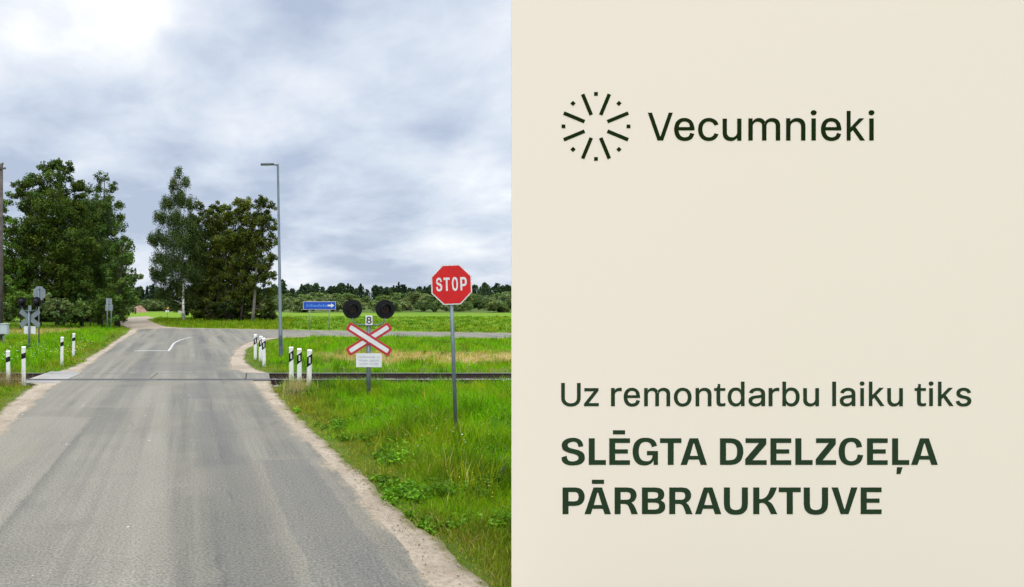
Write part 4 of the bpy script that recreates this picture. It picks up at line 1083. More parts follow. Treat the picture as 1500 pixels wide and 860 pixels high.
M['petal_yellow'] = plain('yellow_petal', (.55, .42, .03), .6, 0, .1, 10)
def flowers(name, mat, spots, label):
    g = random.Random(9)
    mb = MB(); stems = MB()
    for (x, y, h, s) in spots:
        z = float(zg(x, y)) - .02
        tx, ty = x + g.uniform(-.05, .05), y + g.uniform(-.05, .05)
        stems.tube([(x, y, z), (tx, ty, z + h)], [.0025, .002], 3, caps=False)
        for q in range(5):
            a = q * 1.257 + g.random()
            cx, cy = tx + math.cos(a) * s * .5, ty + math.sin(a) * s * .5
            zz = z + h + g.uniform(-.1, .25) * s
            mb.add([(tx, ty, z + h), (cx - math.sin(a) * s * .35, cy + math.cos(a) * s * .35, zz), (tx + math.cos(a) * s, ty + math.sin(a) * s, zz + .2 * s), (cx + math.sin(a) * s * .35, cy - math.cos(a) * s * .35, zz)], [(0, 1, 2, 3)])
    o = tag(mb.build(name, mat), label, 'flowers', kind='stuff')
    stems.build('stems', M['stem'], o)
g_ = random.Random(19)
wsp = []
for k in range(34):
    y = g_.uniform(7.5, 17); x = g_.uniform(1.6, .42 * y + .5)
    if x > .9 + .12 * (17 - y) + .5: wsp.append((x, y, g_.uniform(.18, .30), g_.uniform(.012, .024)))
for k in range(60):
    y = g_.uniform(21, 32); x = g_.uniform(-.42 * y, -7.2); wsp.append((x, y, g_.uniform(.3, .5), g_.uniform(.025, .05)))
flowers('white_flowers', M['petal_white'], wsp, 'small white umbel flowers scattered in the grass')
ysp = []
for k in range(110):
    y = g_.uniform(25, 33); ysp.append((-7.35 - (y - 25) * .13 - abs(g_.gauss(0, .5)), y, g_.uniform(.15, .3), g_.uniform(.03, .05)))
for k in range(25):
    y = g_.uniform(7, 12); ysp.append((g_.uniform(2.2, .42 * y), y, g_.uniform(.15, .3), g_.uniform(.012, .02)))
flowers('yellow_flowers', M['petal_yellow'], ysp, 'small yellow flowers beside the left gravel shoulder and in the grass')

# dry stalk tuft left of the right-hand guide posts
def tuft(name, x, y, n, h, c, label, rad=.18):
    g = np.random.default_rng(int(abs(x * 100)) + 5)
    X = x + g.normal(size=n) * rad; Yv = y + g.normal(size=n) * rad
    cc = np.asarray(c)[None] * g.uniform(.7, 1.3, (n, 1))
    o = blades(name, X, Yv, h * g.uniform(.5, 1.1, n), np.full(n, .009), cc, g.uniform(.1, .5, n), 7, label)
    o['category'] = 'grass tuft'; del o['kind']
    return o
tuft('grass_tuft', 1.02, 15.4, 260, .62, (.36, .29, .15), 'straw coloured grass tuft at the gravel edge left of the three near guide posts')
tuft('grass_tuft', 1.75, 15.6, 420, .50, (.05, .10, .012), 'dark green grass tuft at the foot of the near right guide posts', .28)
tuft('grass_tuft', -6.72, 17.1, 320, .60, (.26, .20, .085), 'brownish dry grass tuft beside the outer left guide post', .22)

def post_foot_grass():
    g = np.random.default_rng(55)
    X, Yv, H = [], [], []
    for (x, y, r, n, h) in [((px - CX) / F * yk, yk, .13, 60, .26) for px, yk in ((452.5, 16.0), (438.5, 16.9), (427, 17.55), (387, 22.1), (381.2, 23.6), (374, 24.7), (34.7, 17.4), (90.7, 22.3), (107.5, 25.7), (540, 15.1), (669.3, 10.55), (411.5, 25.5), (42.5, 29.2), (57.5, 31))]:
        X.append(x + g.normal(size=n) * r); Yv.append(y + g.normal(size=n) * r); H.append(h * g.uniform(.4, 1.35, n))
    X, Yv, H = map(np.concatenate, (X, Yv, H)); n = len(X)
    c = np.array((.075, .170, .004))[None] * g.uniform(.5, 1.5, (n, 1))
    blades('post_foot_grass', X, Yv, H, g.uniform(.006, .013, n), c, g.uniform(.1, .7, n), 56, 'longer grass left standing round the feet of the posts')
post_foot_grass()

# ------------------------------------------------------------------ guide posts
def make_post(h, w, style):
    root = empty('guide_post')
    d = w * .42
    mb = MB()
    # flat, slightly hollow-fronted post with a slanted top
    prof = [(-w / 2, -d * .15), (-w * .34, -d / 2), (w * .34, -d / 2), (w / 2, -d * .15), (w * .40, d / 2), (-w * .40, d / 2)]
    n = len(prof)
    mb.add([(x, y, -.2) for x, y in prof] + [(x, y, h + y * .55) for x, y in prof], [tuple(reversed(range(n))), tuple(range(n, 2 * n))] + [(i, (i + 1) % n, (i + 1) % n + n, i + n) for i in range(n)])
    mb.build('post_body', M['post_white'], root)
    b0, b1 = h - .36, h - .12
    if style == 'slant':
        k = .045
    else:
        k = .02; b0, b1 = h - .30, h - .16
    mb = MB()
    e = .003
    big = [(x * (1 + 2 * e / w) , y * (1 + 2 * e / d)) for x, y in prof]
    sl = lambda x, z: z + k * (x / w) * 2
    mb.add([(x, y, sl(x, b0)) for x, y in big] + [(x, y, sl(x, b1)) for x, y in big], [tuple(reversed(range(n))), tuple(range(n, 2 * n))] + [(i, (i + 1) % n, (i + 1) % n + n, i + n) for i in range(n)])
    band = mb.build('black_band', M['black'], root)
    if style == 'slant':
        MB().box(-.022, .022, -d / 2 - .012, -d / 2 - .002, b0 + .05, b1 - .045, bev=.004).build('reflector', M['reflector'], band)
    else:
        MB().box(-.018, .018, -d / 2 - .010, -d / 2 - .002, b0 + .035, b1 - .035, bev=.003).build('reflector', M['lens'], band)
    return root
PS = [  # x px, Y, height, tilt, label
    (452.5, 16.0, 1.02, .02, 'front one of the three near right guide posts, closest to the crossing signal'),
    (438.5, 16.9, .98, 0, 'middle one of the three near right guide posts with slanted black band'),
    (427, 17.65, .98, -.01, 'rear left one of the three near right guide posts, tight against the track'),
    (387, 22.1, .97, -.02, 'front one of the three smaller guide posts beyond the track left of the lamp post'),
    (381.2, 23.6, .95, .03, 'middle one of the three smaller guide posts beyond the track left of the lamp post'),
    (374, 24.7, .95, 0, 'rear left one of the three smaller guide posts beyond the track on the bend')]
p0 = make_post(1.0, .125, 'slant')
GR, GL = 'guide posts on the right of the road', 'guide posts on the left of the road'
for k, (px, Yk, h, tl, lb) in enumerate(PS):
    o = p0 if k == 0 else copy_tree(p0)
    x = (px - CX) / F * Yk
    o.location = (x, Yk, float(zg(x, Yk)) if k < 2 else -.05); o.rotation_euler = (0, tl, .12 * math.sin(k * 3)); o.scale = (1, 1, h + .05)
    tag(o, lb, 'guide post', GR)
PL = [
    (34.7, 17.4, 1.02, .0, 'near left guide post at the edge of the concrete crossing slab'),
    (12.3, 17.1, .93, -.01, 'outer near left guide post standing in brownish dry grass'),
    (90.7, 22.3, 1.0, .01, 'left guide post beyond the track, nearer of the two there'),
    (107.5, 25.7, .95, .02, 'left guide post beyond the track, farther and slimmer of the two there')]
p1 = make_post(1.0, .115, 'plain')
for k, (px, Yk, h, tl, lb) in enumerate(PL):
    o = p1 if k == 0 else copy_tree(p1)
    x = (px - CX) / F * Yk
    o.location = (x, Yk, -.05); o.rotation_euler = (0, tl, .1 * math.sin(k * 2 + 1)); o.scale = (1, 1, h + .04)
    tag(o, lb, 'guide post', GL)

# ------------------------------------------------------------------ lettering
def grow(c, d):
    """widen a closed outline by d on its outer side (outer contours and holes alike keep their winding)"""
    n = len(c); out = []
    for i in range(n):
        p0, p, p1 = Vector(c[i - 1]), Vector(c[i]), Vector(c[(i + 1) % n])
        e0, e1 = (p - p0).normalized(), (p1 - p).normalized()
        n0, n1 = Vector((e0.y, -e0.x)), Vector((e1.y, -e1.x))
        m = n0 + n1
        if m.length < 1e-6: out.append(tuple(p)); continue
        m.normalize()
        out.append(tuple(p + m * (d / max(.55, m.dot(n0)))))
    return out

def outline_mesh(contours, depth, offset=0.0):
    if offset:
        def area(c): return sum(c[i - 1][0] * c[i][1] - c[i][0] * c[i - 1][1] for i in range(len(c)))
        def inside(p, c):
            r = False
            for i in range(len(c)):
                (x1, y1), (x2, y2) = c[i - 1], c[i]
                if (y1 > p[1]) != (y2 > p[1]) and p[0] < (x2 - x1) * (p[1] - y1) / (y2 - y1) + x1: r = not r
            return r
        new = []
        for c in contours:
            hole = sum(inside(c[0], o) for o in contours if o is not c) % 2 == 1
            if (area(c) > 0) == hole: c = c[::-1]          # outer anticlockwise, holes clockwise
            new.append(grow(c, offset))
        contours, offset = new, 0.0
    cu = bpy.data.curves.new('outline', 'CURVE'); cu.dimensions = '2D'; cu.fill_mode = 'BOTH'
    cu.extrude = depth / 2; cu.offset = offset
    for c in contours:
        s = cu.splines.new('POLY'); s.points.add(len(c) - 1)
        for p, (x, y) in zip(s.points, c): p.co = (x, y, 0, 1)
        s.use_cyclic_u = True
    o = bpy.data.objects.new('outline', cu); col.objects.link(o)
    dg = bpy.context.evaluated_depsgraph_get()
    me = bpy.data.meshes.new_from_object(o.evaluated_get(dg))
    bpy.data.objects.remove(o); bpy.data.curves.remove(cu)
    return me

def cat(pts, steps=5):
    """closed smooth outline through points; a third item marks a corner"""
    n = len(pts); out = []
    P = [Vector((p[0], p[1])) for p in pts]; C = [len(p) > 2 for p in pts]
    for i in range(n):
        p1, p2 = P[i], P[(i + 1) % n]
        p0 = P[i - 1] if not C[i] else p1 - (p2 - p1)
        p3 = P[(i + 2) % n] if not C[(i + 1) % n] else p2 + (p2 - p1)
        if C[i] and C[(i + 1) % n]:
            out.append((p1.x, p1.y)); continue
        for k in range(steps):
            t = k / steps
            m1 = (p2 - p0) * .5; m2 = (p3 - p1) * .5
            if C[i]: m1 = (p2 - p1)
            if C[(i + 1) % n]: m2 = (p2 - p1)
            h = (2 * t**3 - 3 * t**2 + 1) * p1 + (t**3 - 2 * t**2 + t) * m1 + (-2 * t**3 + 3 * t**2) * p2 + (t**3 - t**2) * m2
            out.append((h.x, h.y))
    return out
def q(*pts): return [(x, y, 1) for x, y in pts]
# heavy capitals, drawn on a 39 unit cap height (y up)
BOLD = {}
BOLD['L'] = (25, [q((0, 0), (25, 0), (25, 7), (8.6, 7), (8.6, 39), (0, 39))])
BOLD['E'] = (30.4, [q((0, 0), (30.4, 0), (30.4, 6.8), (8.6, 6.8), (8.6, 16.6), (27.4, 16.6), (27.4, 22.8), (8.6, 22.8), (8.6, 32.2), (30.4, 32.2), (30.4, 39), (0, 39))])
BOLD['T'] = (31.3, [q((11.4, 0), (19.9, 0), (19.9, 32.2), (31.3, 32.2), (31.3, 39), (0, 39), (0, 32.2), (11.4, 32.2))])
BOLD['A'] = (38.4, [q((0, 0), (8.9, 0), (11.6, 7.8), (26.6, 7.8), (29.4, 0), (38.4, 0), (25.4, 39), (13, 39)), q((13.4, 13.2), (18.4, 31.5), (19.9, 31.5), (25.4, 13.2))])
BOLD['Z'] = (30, [q((0, 0), (30, 0), (30, 6.8), (10, 6.8), (29.4, 30.2), (29.4, 39), (.4, 39), (.4, 32.2), (19.4, 32.2), (0, 8.4))])
BOLD['V'] = (37.7, [q((13.4, 0), (24.6, 0), (37.7, 39), (28.6, 39), (19.6, 7.6), (18.4, 7.6), (9.2, 39), (0, 39))])
BOLD['K'] = (35, [[(0, 0, 1), (8.7, 0, 1), (8.7, 15.6, 1), (13.5, 16.6), (17.5, 14.8), (20.8, 10.5), (26, 0, 1), (35, 0, 1), (30, 10.5), (26.5, 16), (21.5, 19.2, 1), (26.5, 23), (30.5, 29), (34.6, 39, 1), (25.6, 39, 1), (22, 30), (18, 24.6), (13, 22.3), (8.7, 22, 1), (8.7, 39, 1), (0, 39, 1)]])
BOLD['D'] = (34, [[(0, 0, 1), (16, 0, 1), (24, 1.6), (30.4, 6.6), (33.3, 14), (34, 20), (33, 27), (29, 34), (23, 37.8), (16, 39, 1), (0, 39, 1)],
                 [(8.6, 6.8, 1), (8.6, 32.2, 1), (15, 32.2, 1), (20.5, 30.8), (24, 26.4), (25.2, 20), (24.2, 13), (20.8, 8.4), (15, 6.8, 1)]])
BOLD['P'] = (32.3, [[(0, 0, 1), (8.6, 0, 1), (8.6, 12, 1), (18, 12, 1), (25, 13.4), (30.4, 18), (32.3, 25.2), (30.6, 32.4), (26, 37.3), (19, 39, 1), (0, 39, 1)],
                   [(8.6, 18.6, 1), (8.6, 32.4, 1), (18, 32.4, 1), (22, 30.8), (23.6, 25.5), (22, 20.2), (18, 18.6, 1)]])
BOLD['R'] = (34, [[(0, 0, 1), (8.6, 0, 1), (8.6, 15, 1), (14, 15, 1), (18.6, 13.6), (21.4, 9), (24.6, 0, 1), (34, 0, 1), (30, 9.4), (27, 14.6), (24.4, 16.6, 1), (29.5, 20.4), (32, 27), (30.5, 33.2), (26, 37.6), (19, 39, 1), (0, 39, 1)],
                 [(8.6, 21, 1), (8.6, 32.4, 1), (18, 32.4, 1), (22, 31), (23.4, 26.8), (22, 22.4), (18, 21, 1)]])
BOLD['B'] = (34, [[(0, 0, 1), (20, 0, 1), (27, 1.2), (32.4, 5.2), (34, 11), (32.6, 16.4), (27.6, 20.2, 1), (31.2, 23.6), (32.6, 28.8), (30.8, 34.4), (26.4, 37.9), (19, 39, 1), (0, 39, 1)],
                 [(8.6, 6.6, 1), (8.6, 16.9, 1), (19, 16.9, 1), (23.6, 15.6), (25.2, 11.8), (23.6, 7.9), (19, 6.6, 1)],
                 [(8.6, 22.8, 1), (8.6, 32.4, 1), (18, 32.4, 1), (22.4, 31.2), (23.8, 27.6), (22.4, 24), (18, 22.8, 1)]])
BOLD['U'] = (35.2, [[(0, 39, 1), (0, 15, 1), (1.4, 7.4), (6.4, 1.6), (12, -.5), (17.6, -.9), (23.2, -.5), (28.8, 1.6), (33.8, 7.4), (35.2, 15, 1), (35.2, 39, 1), (26.5, 39, 1), (26.5, 15.5, 1), (25.6, 10), (22.6, 7), (17.6, 6), (12.6, 7), (9.6, 10), (8.7, 15.5, 1), (8.7, 39, 1)]])
BOLD['S'] = (34, [[(32.0, 27.4, 1), (30, 33.8), (25, 38.2), (17, 39.8), (8, 38.2), (2, 33.8), (.4, 27.8), (2.6, 21.8), (9.6, 18.2), (18.6, 15.8), (23.6, 13.4), (25, 10.4), (23.2, 7), (17, 5), (11, 6), (8.4, 9.2), (7.6, 13.4, 1), (0, 11, 1), (1.4, 5), (7, .6), (17, -.8), (27.6, 1), (33.2, 6), (34, 11.4), (32, 17.4), (25.6, 21.4), (16.6, 23.6), (11, 25.6), (9, 28.6), (10.6, 32), (16.6, 34), (21.6, 33), (24, 30), (24.8, 26.4, 1)]])
BOLD['C'] = (35.8, [[(34, 26.4, 1), (32.2, 33), (27, 38.2), (18.4, 39.8), (9, 38), (2.4, 31), (0, 19.6), (2.2, 8.4), (8.6, 1.2), (18, -.8), (27, .8), (33, 6), (35.8, 14.2, 1), (28, 15.2, 1), (26.4, 9.4), (23, 6.4), (18.2, 5.4), (13, 7), (9.8, 11.8), (8.8, 19.6), (9.8, 27.4), (13, 32.2), (18.2, 33.8), (22.6, 32.8), (25, 30), (26.2, 25.4, 1)]])
BOLD['G'] = (37, [[(35.6, 28.2, 1), (33, 34.4), (27.6, 38.4), (19.2, 39.8), (9.4, 38), (2.4, 31), (0, 19.6), (2.2, 8.4), (8.4, 1.2), (17, -.8), (24, .4), (29, 4), (30.6, 8, 1), (30.8, 0, 1), (37, 0, 1), (37, 20.4, 1), (21, 20.4, 1), (21, 14.2, 1), (29.4, 14.2, 1), (28, 9), (24.4, 5.9), (19.4, 5.4), (13.6, 7), (10, 11.8), (8.8, 19.6), (10, 27.4), (13.4, 32.2), (18.8, 33.8), (24, 32.6), (27, 29.6), (28.2, 26, 1)]])
BOLD['O'] = (36, [[(18, 39.8), (9, 38), (2.3, 31), (0, 19.5), (2.3, 8), (9, 1), (18, -.8), (27, 1), (33.7, 8), (36, 19.5), (33.7, 31), (27, 38)],
                 [(18, 33.6), (22.8, 32), (26.2, 27.2), (27.2, 19.5), (26.2, 11.8), (22.8, 7), (18, 5.4), (13.2, 7), (9.8, 11.8), (8.8, 19.5), (9.8, 27.2), (13.2, 32)]])

HAND = {
    'V': [[(14.2, 0), (22.1, 0), (36.3, 41), (31.1, 41), (18.4, 4.4), (17.9, 4.4), (5.2, 41), (0, 41)]],
    'e': [cat([(118, 66, 1), (23, 66, 1), (25, 52), (34, 32), (50, 21), (66, 20), (86, 27), (96, 47, 1), (117, 40, 1), (106, 17), (86, 4), (60, 0), (28, 8), (7, 34), (0, 70), (7, 107), (28, 132), (60, 140), (90, 132), (110, 109), (118, 78)]),
          cat([(24, 83, 1), (95, 83, 1), (89, 107), (76, 118), (60, 121), (43, 117), (30, 103)])],
    't': [cat([(0, 118, 1), (18, 118, 1), (18, 36, 1), (22, 14), (34, 3), (52, 0), (68, 1), (82, 4, 1), (82, 21, 1), (66, 19), (52, 20), (44, 26), (42, 38, 1), (42, 118, 1), (81, 118, 1), (81, 135, 1), (42, 135, 1), (42, 166, 1), (28, 166, 1), (26, 150), (18, 135, 1), (0, 135, 1)])],
}
def bold_contours(ch, x0, x1, ytop, ybase):
    """capital fitted between x0..x1 and ytop..ybase (picture-like units, y down) -> contours with y up"""
    w, cs = BOLD[ch]
    sx = (x1 - x0) / w; sy = (ybase - ytop) / 39.0
    return [[(x0 + x * sx, -ybase + y * sy) for x, y in (cat(c))] for c in cs]
def light_contours(ch, x0, x1, ytop, ybot):
    if ch == 'l':
        return [[(x0, -ybot), (x1, -ybot), (x1, -ytop), (x0, -ytop)]]
    cs = HAND.get(ch) or [c[:-1] if c[0] == c[-1] else c for c in GLYPH[ch]]
    xs = [p[0] for c in cs for p in c]; ys = [p[1] for c in cs for p in c]
    sx = (x1 - x0) / (max(xs) - min(xs)); sy = (ybot - ytop) / (max(ys) - min(ys))
    return [[(x0 + (x - min(xs)) * sx, -ybot + (y - min(ys)) * sy) for x, y in c] for c in cs]
def lettering(name, contours, ox, oy, s, mat, parent, y, depth=.002, offset=0.0, tilt=0.0):
    """contours in sign units -> x = (u-ox)*s, z = (v+oy)*s on the plane y"""
    me = outline_mesh([[((u - ox) * s, (v + oy) * s) for u, v in c] for c in contours], depth, offset * s)
    vs = np.empty(len(me.vertices) * 3, np.float32); me.vertices.foreach_get('co', vs); vs = vs.reshape(-1, 3)
    new = np.stack([vs[:, 0], y - vs[:, 2], vs[:, 1]], 1)
    me.vertices.foreach_set('co', new.astype(np.float32).ravel()); me.update()
    me.name = name
    me.materials.clear(); me.materials.append(mat)
    return link(bpy.data.objects.new(name, me), parent)

# ------------------------------------------------------------------ the information board on the right verge
YB = 4.78
S = YB / F                                     # metres per lettering unit
bx0, bx1 = (749.5 - CX) * S, 6.08
bd = empty('information_board', ((bx0 + bx1) / 2, YB, -.05))
tag(bd, 'large cream information board with dark green lettering and sunburst emblem standing on the right verge', 'information board')
ox, oz = (bx0 + bx1) / 2, -.05
zb0, zb1 = .075, 4.72
MB().box(bx0 - ox, bx1 - ox, 0, .006, zb0 - oz, zb1 - oz, bev=.001).build('panel', M['board'], bd)
for zz in (zb0 + .25, 1.6, 3.1, zb1 - .25):
    MB().box(bx0 + .12 - ox, bx1 - .12 - ox, .0065, .0465, zz - .03 - oz, zz + .03 - oz, bev=.004).build('back_rail', M['board_frame'], bd)
for xx in (bx0 + .75, bx1 - .75):
    MB().box(xx - .06 - ox, xx + .06 - ox, .047, .167, -.4, zb1 - .08 - oz, bev=.008).build('post', M['board_frame'], bd)
u0 = CX + ox / S                               # lettering coordinate of the board's centre line
v0 = HY - (0) / S
def board_text(name, cons, mat, off):
    return lettering(name, cons, u0, HY + (CAMZ - oz) / S, S, mat, bd, -.0015, .002, off)
L1 = [('V', 949, 985.3, 165, 206), ('e', 987.3, 1017.3, 172.7, 206.7), ('c', 1022.3, 1052.3, 172.7, 206.7), ('u', 1058.3, 1086, 173.7, 206.7), ('m', 1096, 1142.7, 172.8, 206),
      ('n', 1151.3, 1179.7, 172.8, 206), ('i', 1187.3, 1196, 161.3, 206), ('e', 1202.3, 1232.3, 172.7, 206.7), ('k', 1240, 1266.7, 162.3, 206), ('i', 1272.0, 1280.7, 161.3, 206)]
board_text('lettering', sum([light_contours(c, a + .5, b - .5, t + .5, d - .5) for c, a, b, t, d in L1], []), M['ink_dark'], .35)
L2 = [('U', 822, 850.4, 561, 595.5), ('z', 855.5, 877, 568.5, 595), ('r', 895, 910.5, 568, 595), ('e', 913.5, 937.5, 568, 595.6), ('m', 943.5, 981.5, 568, 595), ('o', 987, 1012.8, 568, 595.6),
      ('n', 1018.8, 1042, 568, 595), ('t', 1046, 1062.4, 562.5, 595.3), ('d', 1065.8, 1090.4, 559, 595.4), ('a', 1096.3, 1120.5, 568, 595.5), ('r', 1125.8, 1141.3, 568, 595), ('b', 1146, 1171, 559, 595.4),
      ('u', 1176.5, 1199.4, 568.5, 595.4), ('l', 1219.0, 1224.4, 559.0, 594.8), ('a', 1230, 1252.7, 568, 595.4), ('i', 1259.3, 1266, 558.7, 594.8), ('k', 1272.7, 1295, 559, 594.8), ('u', 1299.6, 1322.2, 568.5, 595.4),
      ('t', 1339.7, 1356.2, 562.5, 595.2), ('i', 1360.2, 1367, 558.7, 594.8), ('k', 1373.9, 1396.3, 559, 594.8), ('s', 1400, 1422.5, 568, 595.5)]
for lo, hi in ((0, 2), (2, 13), (13, 18), (18, 22)):
    board_text('lettering', sum([light_contours(c, a + .4, b - .4, t + .4, d - .4) for c, a, b, t, d in L2[lo:hi]], []), M['ink_green'], .40)
rect = lambda a, b, t, d: [[(a, -d), (b, -d), (b, -t), (a, -t)]]
B1 = [('S', 822.4, 856.4), ('L', 862.4, 887.4), ('E', 892.4, 922.6), ('G', 926.6, 963.6), ('T', 966.8, 998), ('A', 997, 1035.4), ('D', 1054.6, 1088.6), ('Z', 1091.6, 1122.8), ('E', 1128.5, 1158.8),
      ('L', 1165, 1190), ('Z', 1194.9, 1224.5), ('C', 1228.4, 1264.2), ('E', 1270, 1300), ('L', 1306.7, 1331.6), ('A', 1334.6, 1373.4)]
board_text('lettering', sum([bold_contours(c, a, b, 642, 680.9) for c, a, b in B1[:6]], []) + rect(897.8, 915.4, 630.2, 636.2), M['ink_green'], 0)
board_text('lettering', sum([bold_contours(c, a, b, 642, 680.9) for c, a, b in B1[6:]], []) + [[(1313, -694.2), (1318.6, -694.2), (1321.8, -684.4), (1313.8, -684.4)]], M['ink_green'], 0)
B2 = [('P', 824, 856.3), ('A', 856.3, 894.7), ('R', 900.3, 934.3), ('B', 940.3, 974.3), ('R', 980.3, 1014.3), ('A', 1018, 1056.3), ('U', 1060.3, 1095.3), ('K', 1103.3, 1138.3), ('T', 1140.7, 1172.7), ('U', 1177.3, 1212.7), ('V', 1218, 1255.7), ('E', 1260.7, 1291)]
cons = sum([bold_contours(c, a, b, 714, 753) for c, a, b in B2], []) + rect(867, 884.7, 702.7, 708.7)
board_text('lettering', cons, M['ink_green'], 0)
em = []
for k in range(8):
    a = R(22.5 + 45 * k); ca, sa = math.cos(a), math.sin(a)
    pl = lambda r, t: (872.9 + r * ca - t * sa, -185.2 + r * sa + t * ca)
    em.append([pl(18.2, -2.6), pl(51, -2.6), pl(51, 2.6), pl(18.2, 2.6)])
    a = R(45 * k); ca, sa = math.cos(a), math.sin(a)
    pl2 = lambda r, t: (872.9 + r * ca - t * sa, -185.2 + r * sa + t * ca)
    em.append([pl2(44.9, -2.65), pl2(50.3, -2.65), pl2(50.3, 2.65), pl2(44.9, 2.65)])
board_text('emblem', em, M['ink_dark'], 0)

# ------------------------------------------------------------------ stop sign (right)
def octagon(r):       # r = half width across flats
    k = r * math.tan(math.pi / 8)
    return [(-k, -r), (k, -r), (r, -k), (r, k), (k, r), (-k, r), (-r, k), (-r, -k)]
def make_stop(front):
    """origin on the ground; the face looks to -Y"""
    root = empty('stop_sign')
    zc, r = 2.565 + .05, .336
    MB().tube([(0, .035, -.4), (0, .035, zc + .28)], [.031, .031], 14).build('post', M['steel'], root)
    Mz = Matrix.Translation((0, 0, zc))
    MB().prism(octagon(r), -.004, .002, Mz).build('sign_plate', M['sign_back'], root)
    MB().prism(octagon(r), -.0062, -.0041, Mz).build('white_border', M['sign_white'], root)
    MB().prism(octagon(r * .945), -.0085, -.0063, Mz).build('red_face', M['sign_red'], root)
    c = []
    for ch, a, b in (('S', 641.2, 649.8), ('T', 652.2, 660.9), ('O', 664.2, 672.8), ('P', 676.4, 685.8)):
        c += bold_contours(ch, a, b, 407.6, 427.0)
    o = lettering('lettering', c, 663.6, 418.1, r / 29.5, M['sign_white'], root, -.0098, .002, .05)
    o.location = (0, 0, zc)
    for zz in (zc - .2, zc + .2):
        MB().box(-.045, .045, .002, .07, zz - .02, zz + .02, bev=.004).build('clamp', M['steel'], root)
    return root
st = make_stop(True)
st.location = ((669.3 - CX) / F * 10.55, 10.55, -.05)
st.rotation_euler = (0, R(-2.0), R(-2))
tag(st, 'red octagonal stop sign on a leaning grey post in tall grass beside the board', 'stop sign', None)
st2 = copy_tree(st)
st2.location = ((57.5 - CX) / F * 31, 31, -.05); st2.rotation_euler = (0, 0, R(180 - 14)); st2.scale = (1, 1, 1.03)
tag(st2, 'stop sign seen from its bare grey back beside the left crossing signal', 'stop sign')

